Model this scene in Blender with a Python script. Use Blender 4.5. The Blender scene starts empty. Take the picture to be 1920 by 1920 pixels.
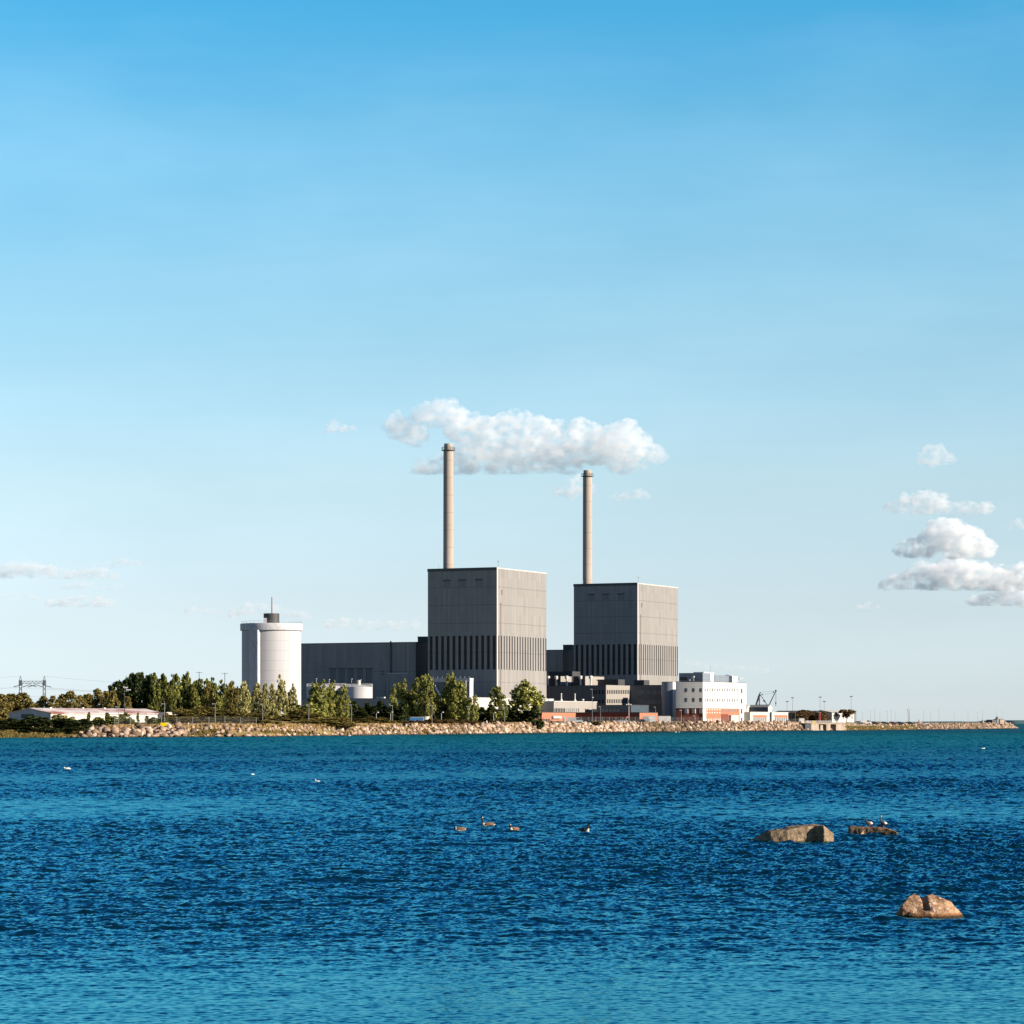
import bpy, bmesh, math, random
import numpy as np
from mathutils import Vector, Matrix, noise as mnoise

random.seed(7)
R = math.radians
scene = bpy.context.scene
COL = scene.collection

# ------------------------------------------------------------------ camera model (metres; camera above the water at the origin, looking +Y)
F = 5443.0          # focal length in photo pixels (1920 wide)
H0 = 3.4            # camera height above the water
Y0 = 1355.0         # photo row of the horizon


def wx(px, D):
    return (px - 960.0) * D / F


def wz(py, D):
    return H0 - (py - Y0) * D / F


def P(px, py, D):
    return Vector((wx(px, D), D, wz(py, D)))


def Dw(py):
    return H0 * F / (py - Y0)


# the plant's own grid: a runs along the shaded fronts, b runs inland
CA, SA = 0.9009, 0.4340
ANG = -math.atan2(SA, CA)


def Dq(px, q):      # distance of the point of pixel column px on the shaded plane q
    t = (px - 960) / F
    return q / (SA * t + CA)


def Dp(px, p):      # ... on the sunlit plane p
    t = (px - 960) / F
    return p / (CA * t - SA)


def pq(px, D):
    x = wx(px, D)
    return (x * CA - D * SA, x * SA + D * CA)


def fromq(px, q):   # p of pixel px on plane q
    return pq(px, Dq(px, q))[0]


def fromp(px, p):
    return pq(px, Dp(px, p))[1]


def pqw(p, q, z=0.0):
    return Vector((p * CA + q * SA, -p * SA + q * CA, z))


# ------------------------------------------------------------------ mesh building
class MB:
    def __init__(self):
        self.v = []
        self.f = []

    def add(self, vs, fs):
        o = len(self.v)
        self.v.extend([tuple(x) for x in vs])
        self.f.extend([tuple(i + o for i in q) for q in fs])
        return self

    def box(self, x0, x1, y0, y1, z0, z1):
        vs = [(x0, y0, z0), (x1, y0, z0), (x1, y1, z0), (x0, y1, z0), (x0, y0, z1), (x1, y0, z1), (x1, y1, z1), (x0, y1, z1)]
        return self.add(vs, [(0, 3, 2, 1), (4, 5, 6, 7), (0, 1, 5, 4), (1, 2, 6, 5), (2, 3, 7, 6), (3, 0, 4, 7)])

    def cbox(self, c, sx, sy, sz):
        return self.box(c[0] - sx / 2, c[0] + sx / 2, c[1] - sy / 2, c[1] + sy / 2, c[2], c[2] + sz)

    def prism(self, poly, z0, z1):
        n = len(poly)
        vs = [(x, y, z0) for x, y in poly] + [(x, y, z1) for x, y in poly]
        fs = [tuple(reversed(range(n))), tuple(range(n, 2 * n))]
        fs += [(i, (i + 1) % n, n + (i + 1) % n, n + i) for i in range(n)]
        return self.add(vs, fs)

    def gable(self, x0, x1, y0, y1, z0, z1, along='y'):
        """roof prism"""
        if along == 'y':
            xm = (x0 + x1) / 2
            vs = [(x0, y0, z0), (x1, y0, z0), (xm, y0, z1), (x0, y1, z0), (x1, y1, z0), (xm, y1, z1)]
        else:
            ym = (y0 + y1) / 2
            vs = [(x0, y1, z0), (x0, y0, z0), (x0, ym, z1), (x1, y1, z0), (x1, y0, z0), (x1, ym, z1)]
        return self.add(vs, [(0, 1, 2), (5, 4, 3), (1, 4, 5, 2), (3, 0, 2, 5), (0, 3, 4, 1)])

    def tube(self, p0, p1, r0, r1=None, n=6):
        r1 = r0 if r1 is None else r1
        p0, p1 = Vector(p0), Vector(p1)
        d = (p1 - p0)
        if d.length < 1e-6:
            return self
        d.normalize()
        a = d.orthogonal().normalized()
        b = d.cross(a)
        vs, fs = [], []
        for p, r in ((p0, r0), (p1, r1)):
            for i in range(n):
                t = 2 * math.pi * i / n
                vs.append(p + (a * math.cos(t) + b * math.sin(t)) * r)
        fs = [(i, (i + 1) % n, n + (i + 1) % n, n + i) for i in range(n)]
        fs += [tuple(reversed(range(n))), tuple(range(n, 2 * n))]
        return self.add(vs, fs)

    def lathe(self, prof, n=48, c=(0, 0, 0)):
        vs, fs = [], []
        m = len(prof)
        for r, z in prof:
            for i in range(n):
                t = 2 * math.pi * i / n
                vs.append((c[0] + r * math.cos(t), c[1] + r * math.sin(t), c[2] + z))
        for k in range(m - 1):
            for i in range(n):
                j = (i + 1) % n
                fs.append((k * n + i, k * n + j, (k + 1) * n + j, (k + 1) * n + i))
        fs.append(tuple(reversed(range(n))))
        fs.append(tuple((m - 1) * n + i for i in range(n)))
        return self.add(vs, fs)

    def build(self, name, m, parent=None, smooth=False, loc=None):
        me = bpy.data.meshes.new(name)
        me.from_pydata(self.v, [], self.f)
        me.update()
        if smooth:
            me.polygons.foreach_set('use_smooth', [True] * len(me.polygons))
            try:
                me.set_sharp_from_angle(angle=R(40))
            except Exception:
                pass
        return link(me, name, m, parent, loc)


def link(me, name, m, parent=None, loc=None):
    o = bpy.data.objects.new(name, me)
    if m is not None and len(me.materials) == 0:
        me.materials.append(m)
    COL.objects.link(o)
    if parent is not None:
        o.parent = parent
    if loc is not None:
        o.location = loc
    return o


def np_mesh(name, V, Q, mats, smooth=False, mi=None):
    """mesh from numpy arrays: V (n,3), Q (m,k) faces of k corners"""
    me = bpy.data.meshes.new(name)
    V = np.asarray(V, np.float32)
    Q = np.asarray(Q, np.int32)
    n, (m, k) = len(V), Q.shape
    me.vertices.add(n)
    me.vertices.foreach_set('co', V.ravel())
    me.loops.add(m * k)
    me.loops.foreach_set('vertex_index', Q.ravel())
    me.polygons.add(m)
    me.polygons.foreach_set('loop_start', np.arange(0, m * k, k, dtype=np.int32))
    if smooth:
        me.polygons.foreach_set('use_smooth', np.ones(m, bool))
    if mi is not None:
        me.polygons.foreach_set('material_index', np.asarray(mi, np.int32))
    for x in mats:
        me.materials.append(x)
    me.update(calc_edges=True)
    me.validate()
    return me


def tag(o, label=None, cat=None, group=None, kind=None):
    if label:
        o['label'] = label
    if cat:
        o['category'] = cat
    if group:
        o['group'] = group
    if kind:
        o['kind'] = kind
    return o


def thing(name, label, cat, loc=(0, 0, 0), rz=0.0, group=None):
    o = bpy.data.objects.new(name, None)
    o.empty_display_size = 0.5
    COL.objects.link(o)
    o.location = loc
    o.rotation_euler = (0, 0, rz)
    return tag(o, label, cat, group)


def plantthing(name, label, cat, p, q, z=4.0, group=None):
    """a building on the plant's grid; its children use local (p, q, z)"""
    return thing(name, label, cat, pqw(p, q, z), ANG, group)


def copy_tree(o, loc, label=None, rz=None, scale=None):
    c = o.copy()
    COL.objects.link(c)
    c.location = loc
    if rz is not None:
        c.rotation_euler = (0, 0, rz)
    if scale is not None:
        c.scale = scale
    if label:
        c['label'] = label
    for ch in o.children:
        d = ch.copy()
        COL.objects.link(d)
        d.parent = c
        for g in ch.children:
            e = g.copy()
            COL.objects.link(e)
            e.parent = d
    return c


ORD = ['zeroth', 'first', 'second', 'third', 'fourth', 'fifth', 'sixth', 'seventh', 'eighth', 'ninth', 'tenth', 'eleventh', 'twelfth',
       'thirteenth', 'fourteenth', 'fifteenth', 'sixteenth', 'seventeenth', 'eighteenth', 'nineteenth', 'twentieth', 'twenty-first',
       'twenty-second', 'twenty-third', 'twenty-fourth', 'twenty-fifth', 'twenty-sixth', 'twenty-seventh', 'twenty-eighth']


# ------------------------------------------------------------------ materials
class NT:
    def __init__(self, m):
        m.use_nodes = True
        self.t = m.node_tree
        self.t.nodes.clear()
        self.N = self.t.nodes
        self.L = self.t.links

    def n(self, typ, **kw):
        x = self.N.new(typ)
        for k, v in kw.items():
            if k.startswith('i_'):
                key = k[2:]
                x.inputs[int(key) if key.isdigit() else key.replace('_', ' ')].default_value = v
            else:
                setattr(x, k, v)
        return x

    def l(self, a, b):
        self.L.new(a, b)

    def math(self, op, a, b=None, c=None, clamp=False):
        x = self.n('ShaderNodeMath', operation=op, use_clamp=clamp)
        for i, v in enumerate((a, b, c)):
            if v is None:
                continue
            if isinstance(v, (int, float)):
                x.inputs[i].default_value = v
            else:
                self.l(v, x.inputs[i])
        return x.outputs[0]

    def mix(self, fac, a, b, blend='MIX'):
        x = self.n('ShaderNodeMix', data_type='RGBA', blend_type=blend)
        for s, v in ((x.inputs[0], fac), (x.inputs[6], a), (x.inputs[7], b)):
            if isinstance(v, (int, float)):
                s.default_value = v
            elif isinstance(v, tuple):
                s.default_value = (*v, 1)
            else:
                self.l(v, s)
        return x.outputs[2]

    def ramp(self, fac, stops):
        x = self.n('ShaderNodeValToRGB')
        e = x.color_ramp.elements
        while len(e) < len(stops):
            e.new(0.5)
        for k, (p, c) in zip(e, stops):
            k.position = p
            k.color = (*c, 1) if isinstance(c, tuple) else (c, c, c, 1)
        self.l(fac, x.inputs[0])
        return x.outputs[0]

    def noise(self, vec, scale, detail=3, rough=0.55, dim='3D', w=None):
        x = self.n('ShaderNodeTexNoise', noise_dimensions=dim)
        x.inputs['Scale'].default_value = scale
        x.inputs['Detail'].default_value = detail
        x.inputs['Roughness'].default_value = rough
        if vec is not None:
            self.l(vec, x.inputs['Vector'])
        return x.outputs['Fac']

    def mapping(self, vec, scale=(1, 1, 1), rot=(0, 0, 0), loc=(0, 0, 0)):
        x = self.n('ShaderNodeMapping')
        x.inputs['Scale'].default_value = scale
        x.inputs['Rotation'].default_value = rot
        x.inputs['Location'].default_value = loc
        self.l(vec, x.inputs['Vector'])
        return x.outputs[0]


def mat(name, c, rough=0.7, spec=0.3, var=0.15, vscale=0.6, stretch=(1, 1, 1), metal=0.0, bump=0.0, bscale=8.0, c2=None, rnd=0.0, coord='Object', seams=None, grid=None, panel=None):
    c = tuple(x * 0.76 for x in c)
    m = bpy.data.materials.new(name)
    t = NT(m)
    out = t.n('ShaderNodeOutputMaterial')
    b = t.n('ShaderNodeBsdfPrincipled')
    b.inputs['Roughness'].default_value = rough
    b.inputs['Specular IOR Level'].default_value = spec
    b.inputs['Metallic'].default_value = metal
    t.l(b.outputs[0], out.inputs[0])
    tc = t.n('ShaderNodeTexCoord').outputs[coord]
    v = t.mapping(tc, stretch)
    nz = t.noise(v, vscale, 5, 0.6)
    lo = tuple(x * (1 - var) for x in c)
    hi = tuple(min(1, x * (1 + var)) for x in c) if c2 is None else c2
    col = t.ramp(nz, [(0.3, lo), (0.7, hi)])
    if rnd:
        oi = t.n('ShaderNodeObjectInfo').outputs['Random']
        k = t.math('MULTIPLY_ADD', oi, 2 * rnd, 1 - rnd)
        cc = t.n('ShaderNodeCombineColor')
        for i in range(3):
            t.l(k, cc.inputs[i])
        col = t.mix(1.0, col, cc.outputs[0], 'MULTIPLY')
    if seams or grid or panel:
        sx = t.n('ShaderNodeSeparateXYZ')
        t.l(tc, sx.inputs[0])
    if panel:
        # sheet to sheet differences of the cladding
        cv = t.n('ShaderNodeCombineXYZ')
        t.l(t.math('FLOOR', t.math('DIVIDE', t.math('ADD', sx.outputs[0], sx.outputs[1]), panel[0])), cv.inputs[0])
        t.l(t.math('FLOOR', t.math('DIVIDE', sx.outputs[2], panel[1])), cv.inputs[1])
        wn = t.n('ShaderNodeTexWhiteNoise', noise_dimensions='3D')
        t.l(cv.outputs[0], wn.inputs[0])
        k = t.math('MULTIPLY_ADD', wn.outputs[0], 2 * panel[2], 1 - panel[2])
        cc = t.n('ShaderNodeCombineColor')
        for i in range(3):
            t.l(k, cc.inputs[i])
        col = t.mix(1.0, col, cc.outputs[0], 'MULTIPLY')
    if seams or grid:
        acc = None
        for (z, w) in (seams or []):
            e = t.math('COMPARE', sx.outputs[2], z, w)
            acc = e if acc is None else t.math('MAXIMUM', acc, e)
        if grid:
            gx, gz, gw = grid
            s = t.math('ADD', sx.outputs[0], sx.outputs[1])
            for val, g in ((s, gx), (sx.outputs[2], gz)):
                e = t.math('LESS_THAN', t.math('FRACT', t.math('DIVIDE', val, g)), gw)
                acc = e if acc is None else t.math('MAXIMUM', acc, e)
        col = t.mix(t.math('MULTIPLY', acc, 0.4), col, tuple(x * 0.25 for x in c))
    t.l(col, b.inputs['Base Color'])
    if bump:
        bn = t.n('ShaderNodeBump')
        bn.inputs['Strength'].default_value = bump
        bn.inputs['Distance'].default_value = 0.05
        t.l(t.noise(v, bscale, 4), bn.inputs['Height'])
        t.l(bn.outputs[0], b.inputs['Normal'])
    return m
# ------------------------------------------------------------------ camera
cd = bpy.data.cameras.new('camera')
cd.sensor_width = 36
cd.lens = F / 1920 * 36
cd.shift_y = (Y0 - 960) / 1920
cd.clip_start = 1
cd.clip_end = 90000
cam = bpy.data.objects.new('camera', cd)
cam.location = (0, 0, H0)
cam.rotation_euler = (R(90), 0, 0)
COL.objects.link(cam)
scene.camera = cam

# ------------------------------------------------------------------ render settings
scene.render.engine = 'CYCLES'
cy = scene.cycles
cy.max_bounces = 8
cy.diffuse_bounces = 3
cy.glossy_bounces = 3
cy.transmission_bounces = 2
cy.volume_bounces = 5
cy.transparent_max_bounces = 40
cy.use_denoising = True
cy.use_adaptive_sampling = False
cy.caustics_reflective = False
cy.caustics_refractive = False
cy.sample_clamp_indirect = 6
vs = scene.view_settings
scene.display_settings.display_device = 'sRGB'
vs.view_transform = 'Standard'
vs.look = 'None'
vs.exposure = 1.2
vs.gamma = 1

# ------------------------------------------------------------------ sun and sky
SUN_EL = R(21)
SUN_AZ = R(68)      # to the right of the direction from the plant to the camera
sdir = Vector((math.sin(SUN_AZ) * math.cos(SUN_EL), -math.cos(SUN_AZ) * math.cos(SUN_EL), math.sin(SUN_EL)))
sl = bpy.data.lights.new('sun', 'SUN')
sl.energy = 5.0
sl.angle = R(0.5)
sl.color = (1.0, 0.86, 0.70)
so = bpy.data.objects.new('sun', sl)
so.rotation_euler = (-sdir).to_track_quat('-Z', 'Y').to_euler()
so.location = sdir * 300
COL.objects.link(so)

w = bpy.data.worlds.new('World')
scene.world = w
t = NT(w)
out = t.n('ShaderNodeOutputWorld')
bg = t.n('ShaderNodeBackground')
sky = t.n('ShaderNodeTexSky', sky_type='NISHITA', sun_disc=False)
sky.sun_elevation = SUN_EL
sky.sun_rotation = math.atan2(sdir.x, sdir.y)
sky.altitude = 0
sky.air_density = 1.0
sky.dust_density = 0.3
sky.ozone_density = 3.0
tc = t.n('ShaderNodeTexCoord')
sp = t.n('ShaderNodeSeparateXYZ')
t.l(tc.outputs['Generated'], sp.inputs[0])
# the photograph's strongly saturated blue: the clear air above the horizon deepens quickly
el = t.math('ABSOLUTE', sp.outputs[2])
SKYRAMP = [(0.0, (0.86, 1.02, 1.50)), (0.0101, (0.80, 0.94, 1.38)), (0.0404, (0.819, 0.844, 1.07)), (0.0815, (0.905, 0.903, 0.941)),
           (0.1427, (0.81, 0.983, 0.959)), (0.192, (0.593, 0.993, 1.003)), (0.2411, (0.291, 0.934, 1.046)), (0.34, (0.07, 0.44, 0.80)), (0.55, (0.015, 0.13, 0.38)), (1.0, (0.01, 0.08, 0.24))]
SKYRAMP = [(p, tuple(x / 1.5 for x in c)) for p, c in SKYRAMP]
tint = t.ramp(el, SKYRAMP)
mx = t.mix(1.0, sky.outputs[0], tint, 'MULTIPLY')
# faint uneven veils of thin high haze
vl = t.noise(t.mapping(tc.outputs['Generated'], (4, 4, 14), (0, R(4), 0)), 1.0, 5, 0.6)
vf = t.ramp(vl, [(0.42, 0.0), (0.75, 0.05)])
mx = t.mix(vf, mx, (7.2, 8.3, 8.9))
t.l(mx, bg.inputs[0])
bg.inputs[1].default_value = 0.1137
t.l(bg.outputs[0], out.inputs[0])

# ------------------------------------------------------------------ water
def wave_tile(L, n, lmin, lmax, slope, seed, wind=R(-75), spread=2.0, power=3.2):
    rng = np.random.default_rng(seed)
    k = 2 * np.pi * np.fft.fftfreq(n, L / n)
    kx, ky = np.meshgrid(k, k, indexing='ij')
    kk = np.hypot(kx, ky)
    kk[0, 0] = 1
    lam = 2 * np.pi / kk
    c = np.abs((kx * np.cos(wind) + ky * np.sin(wind)) / kk)
    A = kk ** (-power / 2 - 0.5) * (0.8 + c ** spread)
    A *= (lam > lmin) & (lam < lmax)
    A[0, 0] = 0
    ph = rng.normal(size=(n, n)) + 1j * rng.normal(size=(n, n))
    h = np.real(np.fft.ifft2(A * ph))
    gx, gy = np.gradient(h, L / n)
    h *= slope / np.sqrt(np.mean(gx ** 2 + gy ** 2))
    return h.astype(np.float32), L


def samp(tile, x, y, rot=0.0, ox=0.0, oy=0.0):
    h, L = tile
    n = h.shape[0]
    c, s = math.cos(rot), math.sin(rot)
    u = ((x * c - y * s) + ox) / L * n
    v = ((x * s + y * c) + oy) / L * n
    i = np.floor(u).astype(np.int64)
    j = np.floor(v).astype(np.int64)
    fu, fv = (u - i), (v - j)
    fu = fu * fu * (3 - 2 * fu)
    fv = fv * fv * (3 - 2 * fv)
    i0, i1, j0, j1 = i % n, (i + 1) % n, j % n, (j + 1) % n
    return (h[i0, j0] * (1 - fu) * (1 - fv) + h[i1, j0] * fu * (1 - fv) + h[i0, j1] * (1 - fu) * fv + h[i1, j1] * fu * fv)


TA = wave_tile(10.3, 512, 0.09, 0.30, 0.38, 1, R(-70), 2, 1.2)
TB = wave_tile(37.0, 512, 0.30, 0.95, 0.16, 2, R(-80), 2, 1.5)
TC = wave_tile(140.0, 512, 0.95, 4.0, 0.065, 3, R(-72), 2, 1.8)
TG = wave_tile(160.0, 128, 14.0, 90.0, 1.0, 4, R(-60), 0)
TG = (TG[0] / TG[0].std(), TG[1])

rows = [-3000.0, -300.0, 0.0, 15.0, 24.0, 27.0]
D = 29.0
while D < 1750:
    rows.append(D)
    D += 0.05 * (D / 40.0) ** 1.0
rows += [2000, 2600, 3600, 5200, 8000, 14000, 26000, 40000]
rows = np.array(rows)
NU = 1000
u = np.linspace(-1, 1, NU)
Dm, um = np.meshgrid(rows, u, indexing='ij')
X = um * (0.176 * np.maximum(Dm, 20) * 1.08 + 4)
Yw = Dm.copy()
sp_row = np.gradient(rows)[:, None]
def fade(lmin):
    return np.clip(1.6 - 2.2 * sp_row / lmin, 0, 1)
gust = samp(TG, X, Yw)
lee = np.clip((Dm - 30) / 27, 0, 1)
lee = lee * lee * (3 - 2 * lee)
calm = 0.45 + 0.55 * lee
calmB = 0.12 + 0.88 * lee
gm = np.clip(1 + 0.3 * gust, 0.4, 1.7) * calm
Z = samp(TA, X, Yw, 0.3) * gm * fade(0.5) + samp(TB, X, Yw, 0.1) * gm / calm * calmB * (1 + np.clip((Dm - 75) / 130, 0, 1.5)) * fade(1.4) + samp(TC, X, Yw, 0.0) * np.clip(calmB * (1 + 0.15 * gust), 0, 2) * (1 + np.clip((Dm - 90) / 150, 0, 2.0)) * fade(4.0)
Z *= (Dm > 28) & (Dm < 1760)
# side aprons out to the horizon
far = np.maximum(np.abs(Dm[:, :1]) * 3, 3000)
X = np.concatenate([-far, X, far], 1)
Yw = np.concatenate([Dm[:, :1], Yw, Dm[:, :1]], 1)
Z = np.concatenate([np.zeros_like(far), Z, np.zeros_like(far)], 1)
nr, nc = X.shape
idx = np.arange(nr * nc).reshape(nr, nc)
Q = np.stack([idx[:-1, :-1], idx[:-1, 1:], idx[1:, 1:], idx[1:, :-1]], -1).reshape(-1, 4)
wm = bpy.data.materials.new('water')
t = NT(wm)
out = t.n('ShaderNodeOutputMaterial')
geo = t.n('ShaderNodeNewGeometry')
pos = geo.outputs['Position']
sx = t.n('ShaderNodeSeparateXYZ')
t.l(pos, sx.inputs[0])
# sheltered turquoise shallows towards the far bank, deep blue elsewhere
wob = t.noise(t.mapping(pos, (0.004, 0.012, 1)), 1.0, 4, 0.6)
dd = t.math('MULTIPLY_ADD', wob, 420.0, t.math('SUBTRACT', sx.outputs[1], 210.0))
teal = t.ramp(t.math('DIVIDE', dd, 1400.0), [(0.20, 0.0), (0.33, 0.85), (0.5, 1.0), (0.62, 0.7), (0.74, 0.0)])
deep = t.mix(t.noise(t.mapping(pos, (0.02, 0.05, 1)), 1.0, 3), (0.0004, 0.009, 0.020), (0.0008, 0.018, 0.034))
base = t.mix(teal, deep, (0.001, 0.050, 0.050))
fine = t.noise(t.mapping(pos, (3.2, 4.2, 1), (0, 0, R(12))), 1.0, 3, 0.6)
far_n = t.noise(t.mapping(pos, (0.9, 1.3, 1), (0, 0, R(-8))), 1.0, 5, 0.7)
b1 = t.n('ShaderNodeBump')
b1.inputs['Strength'].default_value = 1.0
t.l(t.math('MULTIPLY', t.math('DIVIDE', t.math('SUBTRACT', sx.outputs[1], 60.0), 120.0, clamp=True), 0.025), b1.inputs['Distance'])
t.l(fine, b1.inputs['Height'])
b2 = t.n('ShaderNodeBump')
b2.inputs['Strength'].default_value = 1.0
t.l(t.math('MULTIPLY', t.math('DIVIDE', sx.outputs[1], 500.0, clamp=True), 0.14), b2.inputs['Distance'])
t.l(far_n, b2.inputs['Height'])
t.l(b1.outputs[0], b2.inputs['Normal'])
dif = t.n('ShaderNodeBsdfDiffuse')
t.l(base, dif.inputs[0])
gl = t.n('ShaderNodeBsdfGlossy')
gl.inputs['Color'].default_value = (0.22, 0.81, 0.98, 1)
gl.inputs['Roughness'].default_value = 0.06
t.l(b2.outputs[0], gl.inputs['Normal'])
t.l(b2.outputs[0], dif.inputs['Normal'])
fr = t.n('ShaderNodeFresnel')
fr.inputs['IOR'].default_value = 1.333
t.l(b2.outputs[0], fr.inputs['Normal'])
ms = t.n('ShaderNodeMixShader')
# averaged over waves that hide one another, a rough sea mirrors less of the low sky the farther it lies
cap = t.ramp(t.math('DIVIDE', sx.outputs[1], 1000.0), [(0.045, 0.9), (0.10, 0.62), (0.3, 0.34), (0.6, 0.22), (0.9, 0.15)])
t.l(t.math('MINIMUM', fr.outputs[0], cap), ms.inputs[0])
t.l(dif.outputs[0], ms.inputs[1])
t.l(gl.outputs[0], ms.inputs[2])
t.l(ms.outputs[0], out.inputs[0])
water = link(np_mesh('water', np.stack([X, Yw, Z], -1).reshape(-1, 3), Q, [wm], True), 'water', None)
tag(water, 'deep blue rippled sea water filling the foreground bay', 'water', kind='structure')
water_h = None


def sea_z(x, y):
    """water height at a point, as built above"""
    xx, yy = np.array([[x]]), np.array([[float(y)]])
    return float(samp(TB, xx, yy, 0.1)[0, 0] * 0.8 + samp(TC, xx, yy, 0.0)[0, 0])
# ------------------------------------------------------------------ shoreline and land
SHORE_PX = [(-900, 1384.6), (-400, 1384.3), (0, 1384), (160, 1383.5), (330, 1383), (500, 1382), (700, 1379), (800, 1378), (900, 1376.8), (1000, 1375.4),
            (1100, 1374), (1200, 1372.7), (1280, 1371.8), (1400, 1370.9), (1500, 1370.1), (1590, 1369.4), (1640, 1369), (1740, 1368), (1850, 1366.9), (1912, 1366)]
SX = np.array([wx(px, Dw(py)) for px, py in SHORE_PX])
SY = np.array([Dw(py) for px, py in SHORE_PX])
CREST_PX = [(-900, 2.0), (0, 2.0), (160, 2.2), (330, 2.3), (520, 2.2), (700, 2.4), (900, 2.6), (1000, 2.95), (1100, 3.1), (1200, 3.2), (1400, 3.3), (1590, 3.25), (1912, 3.2)]
CXs = np.array([wx(px, np.interp(px, [a for a, b in SHORE_PX], SY)) for px, z in CREST_PX])
CZs = np.array([z for px, z in CREST_PX])
TIPX = SX[-1]


def shore(x):
    return float(np.interp(x, SX, SY))


def crest(x):
    return float(np.interp(x, CXs, CZs))


def xshore(px):
    d = np.interp(px, [a for a, b in SHORE_PX], SY)
    return wx(px, d)


SLOPE = 9.5   # the stone slope runs this far inland


def depth(x):
    return float(np.interp(x, [150, 185, 200], [2500, 60, 13]))


def mound(x, off):
    """low grassy hillocks on the left bank, under the trees"""
    D = shore(x) + off
    px = 960 + x * F / D
    g = 0.0
    for (cx, co, sx_, so_, h) in ((400, 60, 70, 40, 2.4), (340, 90, 60, 40, 2.0), (480, 60, 45, 35, 2.0), (560, 55, 60, 30, 2.4), (640, 70, 50, 40, 2.2), (720, 60, 50, 40, 1.2), (60, 70, 200, 60, 0.9)):
        g += 0.42 * h * math.exp(-((px - cx) / sx_) ** 2 - ((off - co) / so_) ** 2)
    return g


def ground_z(x, off):
    """height of the land at inland offset off from the waterline"""
    c = crest(x)
    if off < 0:
        return -0.35 + off * 0.15
    if off < SLOPE:
        return -0.35 + (c + 0.35) * (off / SLOPE) ** 0.9
    dmax = depth(x)
    z = c + min(1, (off - SLOPE) / 45) * ((3.1 if x < -40 else 3.1 + min(1, (x + 40) / 40) * 0.9) - c) if dmax > 300 else c
    z += mound(x, off)
    if off > dmax:
        z = c - (off - dmax) * 0.45
    return max(z, -1.5)


def gz(p):
    return ground_z(p[0], p[1] - shore(p[0]))


xs = np.concatenate([np.linspace(-2500, -170, 20), np.arange(-160, 292, 1.6), [TIPX - 1.0, TIPX, TIPX + 2, TIPX + 5]])
offs = np.concatenate([[-8, -3, -1], np.arange(0, 22, 1.2), [23, 26, 30, 36, 43, 51, 60, 70, 82, 96, 112, 130, 160, 220, 400, 900, 2500]])
V = []
rs = random.Random(3)
for x in xs:
    tip = max(0.0, (x - (TIPX - 9)) / 9.0)
    for o in offs:
        sx_ = float(min(x, TIPX))
        z = ground_z(sx_, o)
        if tip > 0:
            z = z * (1 - tip) - 0.8 * tip
        if 0 < o < 120:
            z += (mnoise.noise((x * 0.25, o * 0.4, 0)) * 0.18 + mnoise.noise((x * 0.9, o * 0.9, 5)) * 0.07) * min(1, depth(sx_) / 60)
        dm = depth(sx_)
        oo = o if o <= 22 or dm > 300 else 22 + (o - 22) * 0.05 if dm < 20 else o
        if dm < 300 and o > dm and dm >= 20:
            pass
        V.append((x, shore(sx_) + oo, z if not (dm < 20 and o > 22) else -1.5))
nx, no = len(xs), len(offs)
idx = np.arange(nx * no).reshape(nx, no)
Q = np.stack([idx[:-1, :-1], idx[1:, :-1], idx[1:, 1:], idx[:-1, 1:]], -1).reshape(-1, 4)

gm_ = bpy.data.materials.new('ground')
t = NT(gm_)
out = t.n('ShaderNodeOutputMaterial')
b = t.n('ShaderNodeBsdfPrincipled')
b.inputs['Roughness'].default_value = 0.95
b.inputs['Specular IOR Level'].default_value = 0.1
pos = t.n('ShaderNodeNewGeometry').outputs['Position']
n1 = t.noise(pos, 0.12, 6, 0.65)
n2 = t.noise(pos, 0.9, 4, 0.6)
grass = t.ramp(n1, [(0.32, (0.075, 0.085, 0.028)), (0.46, (0.16, 0.13, 0.045)), (0.60, (0.24, 0.16, 0.075)), (0.75, (0.30, 0.21, 0.11))])
col = t.mix(t.math('MULTIPLY', n2, 0.5), grass, (0.16, 0.115, 0.06))
sz = t.n('ShaderNodeSeparateXYZ')
t.l(pos, sz.inputs[0])
wet = t.ramp(sz.outputs[2], [(0.0, 1.0), (0.25, 0.75), (0.5, 0.0)])
col = t.mix(wet, col, (0.045, 0.032, 0.02))
bank = t.ramp(t.math('ADD', sz.outputs[2], t.math('MULTIPLY', n2, 0.8)), [(0.0, 1.0), (1.0, 0.0)])
col = t.mix(t.math('MULTIPLY', bank, 0.8), col, (0.055, 0.04, 0.026))  # stone-brown slope soil, darkened to paint shade in the gaps between stones
gravel = t.ramp(t.math('DIVIDE', sz.outputs[0], 400.0), [(0.33, 0.0), (0.38, 1.0)])
col = t.mix(t.math('MULTIPLY', gravel, 0.8), col, (0.26, 0.20, 0.15))
t.l(col, b.inputs['Base Color'])
t.l(b.outputs[0], out.inputs[0])
land = link(np_mesh('ground', V, Q, [gm_], True), 'ground', None)
tag(land, 'grassy shore land behind the stone bank, running out to a narrow pier', 'ground', kind='structure')

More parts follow.
